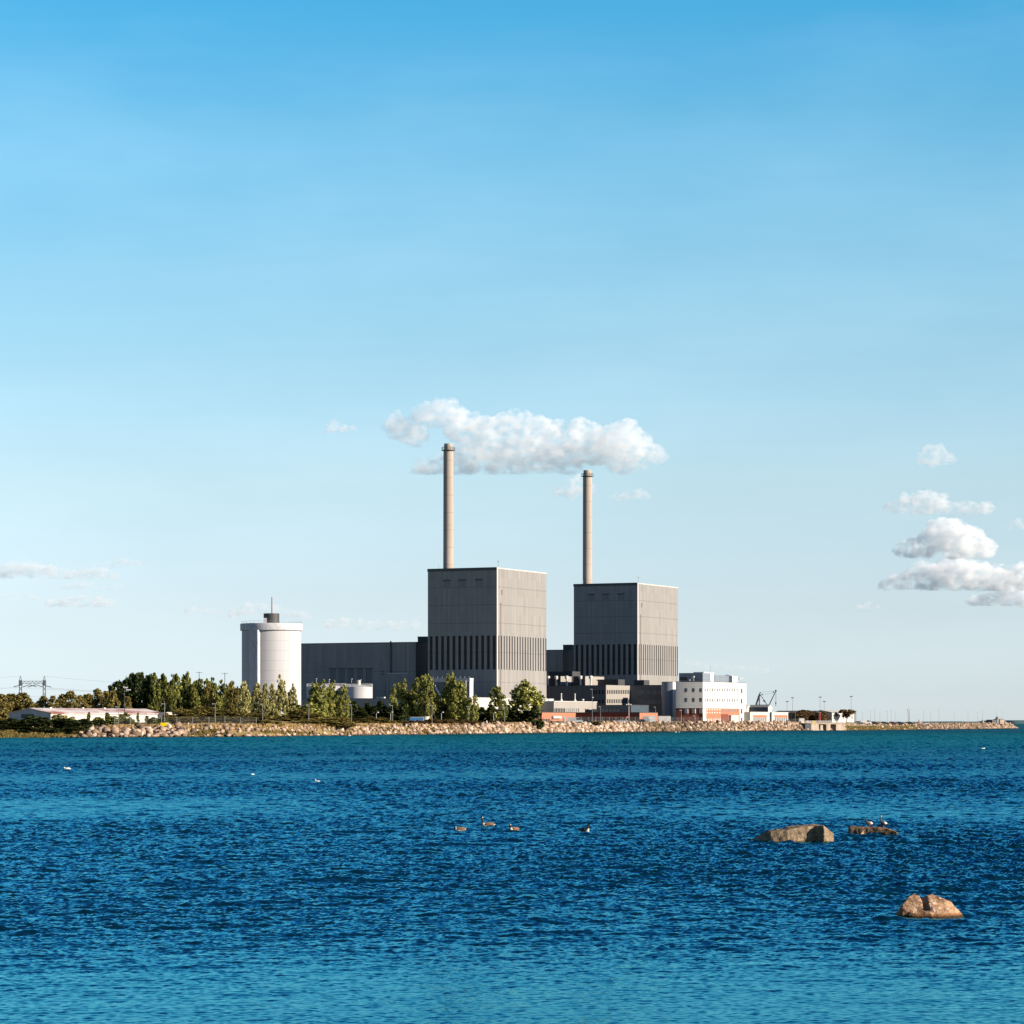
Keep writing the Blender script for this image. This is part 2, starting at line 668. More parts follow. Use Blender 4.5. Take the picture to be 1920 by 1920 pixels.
# ------------------------------------------------------------------ riprap
def hull_rock(seed, n=9):
    r = random.Random(seed)
    bm = bmesh.new()
    for i in range(8):
        v = Vector(((i & 1) * 2 - 1, ((i >> 1) & 1) * 1.5 - 0.75, ((i >> 2) & 1) * 1.1 - 0.55)) * 0.86
        v = Vector((v.x * r.uniform(0.45, 1.1), v.y * r.uniform(0.5, 1.15), v.z * r.uniform(0.5, 1.25)))
        bm.verts.new(v)
    for i in range(2):
        bm.verts.new(Vector((r.uniform(-0.9, 0.9), r.uniform(-0.7, 0.7), r.choice((-1, 1)) * r.uniform(0.5, 0.75))))
    res = bmesh.ops.convex_hull(bm, input=bm.verts[:])
    for g in set(res.get('geom_interior', []) + res.get('geom_unused', [])):
        if isinstance(g, bmesh.types.BMVert) and g.is_valid:
            bm.verts.remove(g)
    bmesh.ops.triangulate(bm, faces=bm.faces[:])
    bm.verts.index_update()
    V = np.array([v.co[:] for v in bm.verts])
    T = np.array([[v.index for v in f.verts] for f in bm.faces])
    bm.free()
    return V, T


RK = [hull_rock(100 + i) for i in range(14)]


def rotm(r):
    a, bb, c = r.uniform(0, 6.28), r.uniform(-0.6, 0.6), r.uniform(-0.6, 0.6)
    return np.array((Matrix.Rotation(a, 3, 'Z') @ Matrix.Rotation(bb, 3, 'X') @ Matrix.Rotation(c, 3, 'Y')))


rm = bpy.data.materials.new('riprap_stone')
t = NT(rm)
out = t.n('ShaderNodeOutputMaterial')
b = t.n('ShaderNodeBsdfPrincipled')
b.inputs['Roughness'].default_value = 0.85
b.inputs['Specular IOR Level'].default_value = 0.2
ge = t.n('ShaderNodeNewGeometry')
oi = t.n('ShaderNodeObjectInfo')
rnd = t.math('FRACT', t.math('ADD', ge.outputs['Random Per Island'], oi.outputs['Random']))
pale = t.ramp(rnd, [(0.0, (0.07, 0.05, 0.035)), (0.3, (0.24, 0.165, 0.115)), (0.55, (0.36, 0.25, 0.18)), (0.8, (0.44, 0.325, 0.25)), (1.0, (0.56, 0.46, 0.38))])
dark = t.ramp(rnd, [(0.0, (0.035, 0.026, 0.018)), (0.4, (0.085, 0.058, 0.038)), (0.75, (0.17, 0.12, 0.085)), (0.93, (0.26, 0.2, 0.15)), (1.0, (0.5, 0.42, 0.36))])
sp_ = t.n('ShaderNodeSeparateXYZ')
t.l(ge.outputs['Position'], sp_.inputs[0])
xz = t.math('ADD', sp_.outputs[0], t.math('MULTIPLY', t.noise(ge.outputs['Position'], 0.25, 3), 14.0))
zone = t.ramp(t.math('DIVIDE', t.math('ADD', xz, 200.0), 600.0), [(0.0, 0.12), (0.19, 0.42), (0.21, 0.25), (0.36, 0.05), (0.412, 0.0), (0.432, 0.95), (0.462, 0.9), (0.48, 0.32), (0.515, 0.25), (0.60, 0.35), (0.68, 0.7), (0.77, 0.6), (0.80, 0.25)])
col = t.mix(zone, pale, dark)
col = t.mix(t.math('MULTIPLY', t.noise(ge.outputs['Position'], 3.0, 5, 0.7), 0.45), col, (0.09, 0.065, 0.045))
wet = t.ramp(sp_.outputs[2], [(0.0, 1.0), (0.2, 0.9), (0.42, 0.0)])
col = t.mix(wet, col, (0.018, 0.014, 0.010))
t.l(col, b.inputs['Base Color'])
t.l(b.outputs[0], out.inputs[0])

rr = random.Random(11)
spots = []
X0, X1 = xshore(-120), TIPX + 0.5
x = X0
PXS = [a for a, b_ in SHORE_PX]
while x < X1:
    D = shore(x)
    px = 960 + x * F / D
    for k in range(13):
        o = rr.uniform(-0.3, SLOPE + 0.6)
        s = rr.choice((0.32, 0.45, 0.55, 0.7, 0.9)) * rr.uniform(0.8, 1.2)
        keep = 1.0
        if px < 150:
            keep = 0.08 if o > 4.5 else 0.12
            s *= 0.8
        elif px < 345:
            s *= 1.25
            keep = 1.0 if o < 8.3 else 0.3
        elif px < 440:
            keep = 0.30 if o > 2.5 else 0.8
            s *= 0.9
        elif px < 620:
            keep = 0.9 if o < 2.2 or 5.5 < o < 9 else 0.10
            s *= 0.85
        elif px < 780:
            keep = 0.95 if o < 3.0 or 4.6 < o < 9 else 0.6
            s *= 0.85
        elif px < 900:
            keep = 0.95 if o < 2.6 or 5.2 < o < 9 else 0.45
            s *= 0.85
        elif 1515 < px < 1588:
            keep = 0.0 if px > 1522 else 1
            s *= 0.8
        elif 1588 <= px < 1640:
            keep = 0.03 if o < 6.5 else 0.6
        elif 1640 <= px < 1725:
            keep = 0.2 if o < 6.0 else 0.8
        if px > 1588 and o > 6.5:
            s *= 0.5
        if rr.random() < keep:
            spots.append((x + rr.uniform(-0.4, 0.4), o, s * (1.0 if px < 560 else 1.08), D))
    x += 0.85
# the tip of the pier
for k in range(420):
    o = rr.uniform(-1, 12)
    spots.append((TIPX + rr.uniform(-6, 7) * 1.0, o, rr.uniform(0.4, 1.0), shore(TIPX)))
vis = sorted(range(len(spots)), key=lambda i: -(spots[i][2] / spots[i][3]) * (1 if 165 < 960 + spots[i][0] * F / spots[i][3] < 345 and 0.5 < spots[i][1] < 8 else 0.01))
big = set(vis[:290])
Vs, Ts, n0 = [], [], 0
rockmesh = []
for i, (V_, T_) in enumerate(RK):
    me = np_mesh('boulder', V_, T_, [rm])
    rockmesh.append(me)
for i, (x, o, s, D) in enumerate(spots):
    xx = min(x, TIPX)
    z = ground_z(xx, o)
    if x > TIPX - 9:
        tip = min(1.4, (x - (TIPX - 9)) / 9.0)
        z = z * (1 - tip) - 0.8 * tip
        if z < -0.6:
            continue
    r = random.Random(i)
    k = r.randrange(len(RK))
    M = rotm(r)
    c = np.array((x, shore(xx) + o, z + 0.28 * s))
    if i in big:
        ob = link(rockmesh[k], 'boulder', None)
        m4 = Matrix(M.tolist()).to_4x4()
        ob.matrix_world = Matrix.Translation(c) @ m4 @ Matrix.Scale(s, 4)
        tag(ob, 'angular pinkish boulder in the coarse stone bank below the dry grass and yellow sign', 'boulder', 'boulders of the coarse stone bank')
        continue
    V_, T_ = RK[k]
    Vs.append((V_ * s) @ M.T + c)
    Ts.append(T_ + n0)
    n0 += len(V_)
rip = link(np_mesh('riprap', np.concatenate(Vs), np.concatenate(Ts), [rm]), 'riprap', None)
tag(rip, 'bank of tumbled pinkish and brown stones along the whole waterline', 'riprap', kind='stuff')

# ------------------------------------------------------------------ dry grass on the bank
def leafy(col_a, col_b, name, trans=0.25, rough=0.8, dark=None):
    m = bpy.data.materials.new(name)
    t = NT(m)
    out = t.n('ShaderNodeOutputMaterial')
    ge = t.n('ShaderNodeNewGeometry')
    oi = t.n('ShaderNodeObjectInfo')
    v = t.math('FRACT', t.math('ADD', ge.outputs['Random Per Island'], 0.0))
    stops = [(0.0, col_a), (1.0, col_b)]
    if dark:
        stops = [(0.0, dark), (0.35, col_a), (1.0, col_b)]
    c = t.ramp(v, stops)
    k = t.math('MULTIPLY_ADD', oi.outputs['Random'], 0.36, 0.82)
    cc = t.n('ShaderNodeCombineColor')
    for i in range(3):
        t.l(k, cc.inputs[i])
    c = t.mix(1.0, c, cc.outputs[0], 'MULTIPLY')
    d = t.n('ShaderNodeBsdfDiffuse')
    tr = t.n('ShaderNodeBsdfTranslucent')
    t.l(c, d.inputs[0])
    t.l(c, tr.inputs[0])
    ms = t.n('ShaderNodeMixShader')
    ms.inputs[0].default_value = trans
    t.l(d.outputs[0], ms.inputs[1])
    t.l(tr.outputs[0], ms.inputs[2])
    t.l(ms.outputs[0], out.inputs[0])
    return m


def tuft_field(name, label, m, n, seed, pxr, offr, h, w, dens=None):
    r = np.random.default_rng(seed)
    px = r.uniform(pxr[0], pxr[1], n)
    off = r.uniform(offr[0], offr[1], n)
    xs_ = np.interp(px, PXS, SX)
    keep = np.array([mnoise.noise((a * 0.12, o * 0.25, seed)) > (-0.15 if dens is None else dens) for a, o in zip(xs_, off)])
    xs_, off = xs_[keep], off[keep]
    n = len(xs_)
    z = np.array([ground_z(a, o) for a, o in zip(xs_, off)])
    y = np.interp(xs_, SX, SY) + off
    a = r.uniform(-0.6, 0.6, n)
    hh = h * r.uniform(0.5, 1.3, n)
    ww = w * r.uniform(0.5, 1.3, n)
    lx = r.uniform(-0.3, 0.3, n) * hh
    cx, cyy = np.cos(a) * ww, np.sin(a) * ww
    V = np.stack([np.stack([xs_ - cx, y - cyy, z - 0.1], -1), np.stack([xs_ + cx, y + cyy, z - 0.1], -1), np.stack([xs_ + cx * 0.5 + lx, y, z + hh], -1), np.stack([xs_ - cx * 0.5 + lx, y, z + hh * 0.85], -1)], 1).reshape(-1, 3)
    Q = np.arange(4 * n).reshape(-1, 4)
    return tag(link(np_mesh(name, V, Q, [m]), name, None), label, 'grass', kind='stuff')


straw = leafy((0.30, 0.19, 0.075), (0.46, 0.33, 0.16), 'straw', 0.15)
greeny = leafy((0.07, 0.07, 0.022), (0.24, 0.165, 0.06), 'reed', 0.2)
tuft_field('dry_grass', 'golden dry grass growing along the top of the stone bank', straw, 9000, 5, (150, 1030), (7.6, 19), 0.55, 0.28)
tuft_field('dry_grass', 'brown and green grass growing between the stones of the lower bank', greeny, 2600, 6, (345, 930), (2.2, 7), 0.4, 0.3, 0.0)
tuft_field('shore_grass', 'green and brown grass growing down to the water left of the stones', greeny, 3000, 7, (-60, 165), (0.8, 7), 0.5, 0.3, -0.4)
tuft_field('shore_grass', 'tall tawny and green grass on the bank right of the sluice', leafy((0.13, 0.12, 0.04), (0.36, 0.26, 0.12), 'tawny_reed', 0.2), 3600, 8, (1588, 1722), (0.8, 5.0), 0.5, 0.4, -0.5)
# ------------------------------------------------------------------ the plant
GREY = (0.252, 0.242, 0.233)
seams1 = [(52.2, 0.14), (45.3, 0.14), (38.2, 0.14), (26.8, 0.12), (15.1, 0.12)]
m_clad = mat('grey_metal_cladding', GREY, 0.55, 0.3, 0.15, 0.5, (1.8, 1.8, 0.045), seams=seams1, panel=(2.35, 7.0, 0.05))
m_hall = mat('hall_cladding', (0.25, 0.24, 0.235), 0.6, 0.3, 0.14, 0.35, (2.6, 2.6, 0.05), seams=[(20.0, 0.12), (12.0, 0.1)], panel=(2.4, 8.0, 0.07))
m_dark = mat('charcoal_and_shade_cladding', (0.055, 0.057, 0.06), 0.6, 0.3, 0.2, 0.3, (2, 2, 0.1))  # charcoal parts, and the painted shade of link blocks and penthouses
m_vent = mat('vent_cladding', (0.21, 0.2, 0.195), 0.6, 0.3, 0.1)
m_louv = mat('dark_louver', (0.055, 0.047, 0.04), 0.6, 0.3, 0.3, 2.0, (1, 1, 3))
m_trim = mat('pale_trim', (0.5, 0.48, 0.46), 0.5, 0.4, 0.08)
m_dtrim = mat('dark_trim', (0.06, 0.06, 0.065), 0.5, 0.4, 0.08)
m_white = mat('white_panel', (0.66, 0.655, 0.65), 0.45, 0.4, 0.05, 0.4, (1, 1, 0.2), grid=(2.4, 1.2, 0.06))
m_wall = mat('white_render', (0.5, 0.48, 0.46), 0.7, 0.3, 0.08, 0.4, (1.5, 1.5, 0.15))
m_beige = mat('beige_panel', (0.31, 0.29, 0.265), 0.6, 0.3, 0.07, 0.4, (2, 2, 0.1))
m_mid = mat('slate_panel', (0.13, 0.135, 0.145), 0.5, 0.35, 0.12, 0.4, (1.5, 1.5, 0.2))
m_blue = mat('blue_grey_panel', (0.20, 0.24, 0.29), 0.35, 0.5, 0.1, 0.4, (1, 1, 0.2), grid=(1.6, 1.4, 0.06))
m_panel = mat('pale_grey_panel', (0.50, 0.50, 0.50), 0.4, 0.4, 0.06, 0.4, (1, 1, 0.2), grid=(1.5, 1.25, 0.07))
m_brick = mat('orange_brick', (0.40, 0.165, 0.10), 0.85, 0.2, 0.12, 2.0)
m_dbrick = mat('shade_toned_brick', (0.17, 0.055, 0.04), 0.85, 0.2, 0.15, 2.0)  # darker copy of the orange brick, for faces turned from the sun
m_glass = mat('dark_glass', (0.02, 0.028, 0.035), 0.12, 0.6, 0.2)
m_lglass = mat('curtained_glass', (0.16, 0.17, 0.18), 0.3, 0.5, 0.5, 0.5)
m_silo = mat('silo_concrete', (0.46, 0.465, 0.49), 0.8, 0.2, 0.10, 0.3, (1.6, 1.6, 0.05), seams=[(3.6 * k, 0.05) for k in range(1, 10)])
m_rim = mat('silo_rim_concrete', (0.48, 0.485, 0.51), 0.8, 0.2, 0.22, 0.8, (1, 1, 0.6))
m_stack = mat('chimney_concrete', (0.37, 0.32, 0.28), 0.85, 0.2, 0.16, 0.5, (1.2, 1.2, 0.10), seams=[(7.0 * k, 0.10) for k in range(5, 16)])
m_steel = mat('galvanised_steel', (0.24, 0.245, 0.25), 0.45, 0.5, 0.1)
m_dsteel = mat('dark_steel', (0.03, 0.033, 0.036), 0.5, 0.5, 0.2)
m_wsteel = mat('white_painted_steel', (0.62, 0.62, 0.62), 0.4, 0.4, 0.05)
m_rust = mat('rust_red_paint', (0.20, 0.075, 0.05), 0.6, 0.3, 0.2)
m_roof = mat('roof_felt', (0.07, 0.07, 0.07), 0.9, 0.2, 0.2)
m_conc = mat('pale_concrete', (0.34, 0.275, 0.22), 0.85, 0.2, 0.3, 0.5, (1, 1, 0.3))
m_canopy = mat('orange_canopy', (0.50, 0.13, 0.06), 0.6, 0.3, 0.08)


def zq(py, px, q, base=4.0):
    return wz(py, Dq(px, q)) - base


def zp(py, px, p, base=4.0):
    return wz(py, Dp(px, p)) - base


def reactor(q0, which, where):
    p0, p1, L = -524.6, -494.5, 45.6
    W = p1 - p0
    T = plantthing('reactor_building', which, 'reactor building', p0, q0)
    H = 59.2
    zl, zh = 20.1, 33.3
    n1, n2 = 12, 19
    w_ = MB()
    w_.box(0, W, 0, L, -1, zl).box(0, W, 0, L, zh, H)
    ins = 0.9
    # solid core behind the louvre band
    w_.box(0.02, W - ins, ins, L - 0.02, zl + 0.003, zh - 0.003)
    pit = 0.0831 * W
    st = 0.026 * W
    edges = [0.0]
    for k in range(n1):
        edges += [st + k * pit, st + k * pit + 0.044 * W]
    edges += [W]
    for k in range(0, len(edges), 2):
        w_.box(edges[k] + (0.001 if k else 0), edges[k + 1], 0.0, ins - 0.003, zl + 0.003, zh - 0.003)
    pit2 = L / n2
    e2 = [ins]
    for k in range(n2):
        c = (k + 0.78) * pit2
        e2 += [c - 0.42, c + 0.42]
    e2 += [L - 0.02]
    for k in range(0, len(e2) - 1, 2):
        if e2[k + 1] > e2[k]:
            w_.box(W - ins + 0.003, W, e2[k], e2[k + 1], zl + 0.003, zh - 0.003)
    w_.build('wall', m_clad, T)
    for k in range(n1):
        x0 = st + k * pit
        MB().box(x0 + 0.02, x0 + 0.044 * W - 0.02, ins - 0.25, ins - 0.02, zl + 0.02, zh - 0.02).build('louver', m_louv, T)
    for k in range(n2):
        c = (k + 0.78) * pit2
        if c + 0.4 < L:
            MB().box(W - ins + 0.02, W - ins + 0.25, c - 0.4, min(c + 0.4, L - 0.05), zl + 0.02, zh - 0.02).build('louver', m_louv, T)
    MB().box(-0.12, W + 0.12, -0.12, L + 0.12, H + 0.003, H + 0.5).build('parapet', m_trim, T)
    MB().box(-0.14, W + 0.05, -0.2, -0.125, H - 0.5, H + 0.6).build('edge_flashing', m_dtrim, T)
    MB().box(W + 0.003, W + 0.08, 0.05, 1.0, 0, H - 0.01).build('corner_trim', m_trim, T)
    for px_f in (0.235, 0.46, 0.70):
        x0 = px_f * W
        v = MB().box(x0, x0 + 2.6, -0.06, -0.003, H - 7.2, H - 4.4).build('vent_panel', m_vent, T)
        MB().box(x0 - 0.2, x0 + 2.8, -0.3, -0.065, H - 4.39, H - 3.9).build('lintel', m_dtrim, v)
    MB().tube((W + 0.3, 3.2, -1), (W + 0.3, 3.2, H - 13), 0.09).tube((W + 0.3, 4.2, H - 10), (W + 0.3, 4.2, H - 8), 0.12).build('downpipe', m_rust, T)
    MB().tube((W - 0.6, 2.5, H + 0.45), (W - 0.6, 2.5, H + 3.6), 0.06).tube((W - 1.2, 2.5, H + 2.8), (W, 2.5, H + 2.8), 0.05).build('antenna', m_steel, T)
    MB().tube((2.2, 5, H + 0.45), (2.2, 5, H + 2.6), 0.05).build('antenna', m_steel, T)
    return T


R1 = reactor(1012.8, 'nearer and larger grey cube reactor building with a louvered band, behind the poplars', 1)
R2 = reactor(1151.0, 'farther grey cube reactor building with a louvered band, behind the office blocks', 2)


def chimney(p, q, ztop, label):
    T = plantthing('chimney', label, 'chimney', p, q)
    H = ztop - 4
    sh = MB().lathe([(2.35, -1), (2.2, 30), (2.08, 70), (2.0, H - 2.6), (2.0, H - 2.55)], 40).build('shaft', m_stack, T, True)
    MB().lathe([(1.78, H - 2.545), (1.74, H), (1.35, H), (1.35, H - 0.8)], 32).build('crown', m_stack, T, True)
    g = MB().lathe([(2.05, H - 2.9), (2.75, H - 2.75), (2.75, H - 2.55), (2.01, H - 2.54)], 32).build('gallery', m_dsteel, T)
    r = MB()
    for k in range(16):
        a = 2 * math.pi * k / 16
        a2 = 2 * math.pi * (k + 1) / 16
        pt = lambda a, z: (2.65 * math.cos(a), 2.65 * math.sin(a), z)
        r.tube(pt(a, H - 2.55), pt(a, H - 1.45), 0.06)
        r.tube(pt(a, H - 1.45), pt(a2, H - 1.45), 0.06)
    r.build('railing', m_dsteel, g)
    MB().tube((2.9, -0.6, H - 3.2), (2.9, -0.6, H - 0.2), 0.06).build('antenna', m_wsteel, T)
    for z in (28, 45, 62, 79):
        MB().lathe([(2.25 - z * 0.002, z), (2.27 - z * 0.002, z + 0.1), (2.25 - z * 0.002, z + 0.35)], 40).build('joint_ring', m_stack, T)


chimney(-530.9, 1043.0, 115.8, 'taller looking beige chimney, the left of two, rising behind the nearer reactor cube')
chimney(-531.6, 1181.0, 115.9, 'right one of the two beige chimneys, rising behind the farther reactor cube')


def turbine_hall(Q, pr, pl, label, H=31.4, detail=True):
    T = plantthing('turbine_hall', label, 'hall', pl, Q)
    W = pr - pl
    MB().box(0, W, 0, 40, -1, H).build('wall', m_hall, T)
    MB().box(-0.1, W + 0.1, -0.1, 40.1, H + 0.003, H + 0.35).build('roof_edge', m_dtrim, T)
    if not detail:
        xx = W * 0.55
        MB().box(xx, xx + 0.35, -0.15, -0.003, 0, H - 0.1).build('corner_trim', m_steel, T)
        return
    for c in (623.5, 640.5, 657.5, 674.5, 691.5):
        x0 = fromq(c - 5.5, Q) - pl
        x1 = fromq(c + 5.5, Q) - pl
        z0, z1 = zq(1280, c, Q), zq(1254.3, c, Q)
        w_ = MB().box(x0, x1, -0.08, -0.003, z0, z1).build('louver_window', m_mid, T)
        MB().box(x0 - 0.15, x1 + 0.15, -0.5, -0.085, z1, z1 + 0.35).build('hood', m_dtrim, w_)
    x0 = fromq(733, Q) - pl
    MB().box(x0 - 0.25, x0 + 0.25, -0.4, -0.003, zq(1263, 733, Q), H + 0.8).build('drain_duct', m_dtrim, T)
    x0 = fromq(717.5, Q) - pl
    for py in (1259, 1264):
        MB().box(x0 - 0.25, x0 + 0.25, -0.2, -0.003, zq(py, 717, Q) - 0.3, zq(py, 717, Q) + 0.3).build('vent', m_dtrim, T)
    # the stepped annex on its right end
    xa, xb = fromq(730.5, Q) - pl, fromq(768.5, Q) - pl
    za = zq(1263.5, 750, Q)
    MB().box(xa, xb, -1.6, -0.003, -1, za).build('annex', m_hall, T)
    MB().box(xb + 0.003, W + 0.0, -1.6, -0.003, -1, H - 0.003).build('annex', m_hall, T)
    MB().box(xa - 0.05, xb, -1.75, -1.603, za + 0.003, za + 0.35).box(xa - 0.2, xa - 0.003, -1.75, -1.2, 0, za).box(xb, xb + 0.25, -1.75, -1.606, za + 0.36, H - 0.4).build('annex_trim', m_trim, T)


turbine_hall(1030.0, fromq(783, 1030), fromq(545, 1030), 'long grey turbine hall between the white silo and the nearer reactor cube')
turbine_hall(1168.0, fromq(1055.5, 1168), fromq(985, 1168), 'narrow strip of dark hall seen in the gap between the two reactor cubes', detail=False)


def link_block(Q, a, bpx, label):
    T = plantthing('link_building', label, 'building', fromq(a, Q), Q)
    W = fromq(bpx, Q) - fromq(a, Q)
    MB().box(0, W, 0, 14, -1, 34).build('wall', m_dark, T)  # near black colour paints the shade of the recess
    MB().box(-0.1, W + 0.05, -0.1, 14, 34.003, 34.4).build('roof_edge', m_dtrim, T)


link_block(1046.0, 783.2, 801.0, 'shade darkened link block between the turbine hall and the nearer reactor cube')
link_block(1184.0, 1055.7, 1072.0, 'shade darkened link block left of the farther reactor cube')

# ------------------------------------------------------------------ silo
D = 1050.0
T = thing('silo', 'tall white cylindrical concrete silo with a wide rim at the left of the plant', 'silo', (wx(509, D), D, 4))
r = 10.7
zt = wz(1169.5, D) - 4
body = MB().lathe([(r, -1), (r, zt - 2.6), (r, zt - 2.55)], 96).build('wall', m_silo, T, True)
MB().lathe([(r - 0.5, zt - 2.545), (r + 0.55, zt - 2.54), (r + 0.6, zt - 0.35), (r + 0.45, zt - 0.05), (r - 1.5, zt), (0.5, zt + 0.2)], 96).build('rim', m_rim, T, True)
# protruding stair shaft at the front left; its right flank is turned to the sun
ang = lambda px, rr_: math.asin((px - 509) * D / F / rr_)
a0, a1 = ang(471.5, r + 1.1), ang(488, r + 1.1)
N = 10
poly = [((r + 1.1) * math.sin(a0 + (a1 - a0) * i / N), -(r + 1.1) * math.cos(a0 + (a1 - a0) * i / N)) for i in range(N + 1)]
a2 = ang(492.3, r + 0.02)
poly += [((r + 0.02) * math.sin(a2), -(r + 0.02) * math.cos(a2)), ((r - 0.4) * math.sin(a2), -(r - 0.4) * math.cos(a2)), ((r - 0.4) * math.sin(a0), -(r - 0.4) * math.cos(a0))]
MB().prism(poly, -1, zt - 2.56).build('stair_shaft', m_rim, T)
hb = MB().lathe([(2.85, zt + 0.1), (2.85, zt + 3.7), (0.3, zt + 3.75)], 40).build('roof_drum', m_dark, T, True)
MB().box(-2.6, -1.5, -2.95, -2.0, zt + 0.1, zt + 2.0).build('door', m_panel, hb)
MB().tube((0.15, 0, zt + 3.7), (0.15, 0, zt + 3.75 + 5.9), 0.19, 0.15, 8).build('mast', m_rust, hb)
rl = MB()
for k in range(36):
    a, a2 = 2 * math.pi * k / 36, 2 * math.pi * (k + 1) / 36
    q = lambda a, z: ((r + 0.2) * math.cos(a), (r + 0.2) * math.sin(a), z)
    rl.tube(q(a, zt - 0.1), q(a, zt + 0.75), 0.035, n=4)
    rl.tube(q(a, zt + 0.75), q(a2, zt + 0.75), 0.035, n=4)
rl.build('railing', m_steel, T)

# ------------------------------------------------------------------ service block and tanks
Q = 985.0
pl, pr = fromq(548, Q), fromq(778, Q)
T = plantthing('service_building', 'low long blue grey building under the white tanks, behind the trees', 'building', pl, Q)
zt = zq(1310.5, 660, Q)
MB().box(0, pr - pl, 0, 22, -1, zt).build('wall', mat('blue_grey_render', (0.23, 0.25, 0.27), 0.8, 0.2, 0.08), T)
MB().box(-0.1, pr - pl + 0.1, -0.1, 22.1, zt + 0.003, zt + 0.25).build('roof_edge', m_mid, T)
for k, px in enumerate((704, 709)):
    MB().cbox((fromq(px, Q) - pl, 3, zt + 0.255), 1.6 + k, 1.2, 0.5).build('roof_vent', m_wsteel, T)


def tank(px, wpx, top, q, label, drum=True):
    D = Dq(px, q)
    base = pqw(fromq(px, q), q, 0)
    T = thing('storage_tank', label, 'tank', (base.x, base.y, 4 + zt + 0.26), ANG)
    r = wpx / 2 * D / F
    H = wz(top, D) - (4 + zt + 0.26)
    MB().lathe([(r, 0), (r, H), (r * 0.5, H + 0.55), (0.3, H + 0.8)], 48).build('shell', m_silo, T, True)
    rl = MB()
    for k in range(28):
        a, a2 = 2 * math.pi * k / 28, 2 * math.pi * (k + 1) / 28
        q_ = lambda a, z: (r * 1.0 * math.cos(a), r * 1.0 * math.sin(a), z)
        rl.tube(q_(a, H), q_(a, H + 1.1), 0.05, n=4)
        rl.tube(q_(a, H + 1.1), q_(a2, H + 1.1), 0.05, n=4)
        rl.tube(q_(a, H + 0.6), q_(a2, H + 0.6), 0.035, n=4)
    rl.build('railing', m_wsteel, T)
    if drum:
        MB().lathe([(0.75, H + 0.4), (0.75, H + 2.6), (0.2, H + 2.7)], 20).build('vent_drum', m_panel, T, True)
    for (dx, hh) in ((-0.6, 3.0), (0.15, 2.6)):
        MB().tube((dx * r, 0.2, H + 0.3), (dx * r, 0.2, H + hh), 0.06, n=5).cbox((dx * r, 0.2, H + hh), 0.5, 0.3, 0.3).build('lamp', m_wsteel, T)
    return T


tank(672.5, 52, 1288.0, 994.0, 'squat white tank with a railed conical roof, right of the bright trees')
tank(612, 74, 1287.5, 996.0, 'wider white tank mostly hidden behind the bright poplars, right of the silo', False)

# ------------------------------------------------------------------ pipework block in front of the nearer cube
Q = 990.0
pl, pr = fromq(812, Q), fromq(880, Q)
T = plantthing('pipework_building', 'low block with a white parapet and pipes at the foot of the nearer reactor cube', 'building', pl, Q)
zt = zq(1271.5, 850, Q)
W = pr - pl
MB().box(0, W - 0.003, 0.05, 2.9, -1, zt - 1.5).build('wall', m_mid, T)
MB().box(-0.1, W + 0.3, -0.25, 2.95, zt - 1.45, zt).build('parapet', m_wall, T)
MB().box(W, W + 0.25, -0.25, 2.9, -1, zt - 1.453).build('end_wall', m_wall, T)
for k, zz in enumerate((zt - 2.6, zt - 3.6)):
    MB().tube((1.2, -0.6, zz), (4.4 + k, -0.6, zz - 5.5), 0.2, n=8).build('pipe', m_wsteel, T)
MB().tube((W - 1.2, -0.5, 1), (W - 1.2, -0.5, zt - 1.0), 0.14, n=8).build('pipe', m_wsteel, T)
rl = MB()
for k in range(9):
    rl.tube((W * k / 8, 0, zt), (W * k / 8, 0, zt + 0.7), 0.05, n=4)
rl.build('roof_post', m_wsteel, T)

# ------------------------------------------------------------------ low wings on the sunlit side
def windows_p(T, pl, ql, P_, pxs, py0, py1, wpx, m=m_glass, name='window', proud=0.05):
    for px in pxs:
        q0, q1 = fromp(px - wpx / 2, P_) - ql, fromp(px + wpx / 2, P_) - ql
        MB().box(P_ - pl + 0.003, P_ - pl + proud, q0, q1, zp(py1, px, P_), zp(py0, px, P_)).build(name, m, T)


def windows_q(T, pl, ql, Q_, pxs, py0, py1, wpx, m=m_glass, name='window', proud=0.05):
    for px in pxs:
        x0, x1 = fromq(px - wpx / 2, Q_) - pl, fromq(px + wpx / 2, Q_) - pl
        MB().box(x0, x1, -proud + (Q_ - ql), (Q_ - ql) - 0.003, zq(py1, px, Q_), zq(py0, px, Q_)).build(name, m, T)


Pp = -485.0
qa, qb = fromp(884, Pp), fromp(1038, Pp)
T = plantthing('low_wing', 'long low white wing along the foot of the nearer reactor cube', 'building', -494.3, qa)
h = zp(1310, 960, Pp)
MB().box(0, -485 + 494.3, 0, qb - qa, -1, h).build('wall', m_wall, T)
MB().box(-0.0, 9.4, -0.1, qb - qa + 0.1, h + 0.003, h + 0.25).build('roof_edge', m_trim, T)
windows_p(T, -494.3, qa, Pp, (1014, 1020.5), 1327, 1336, 3.4)
windows_p(T, -494.3, qa, Pp, (1027, 1033), 1327, 1331, 3.6)

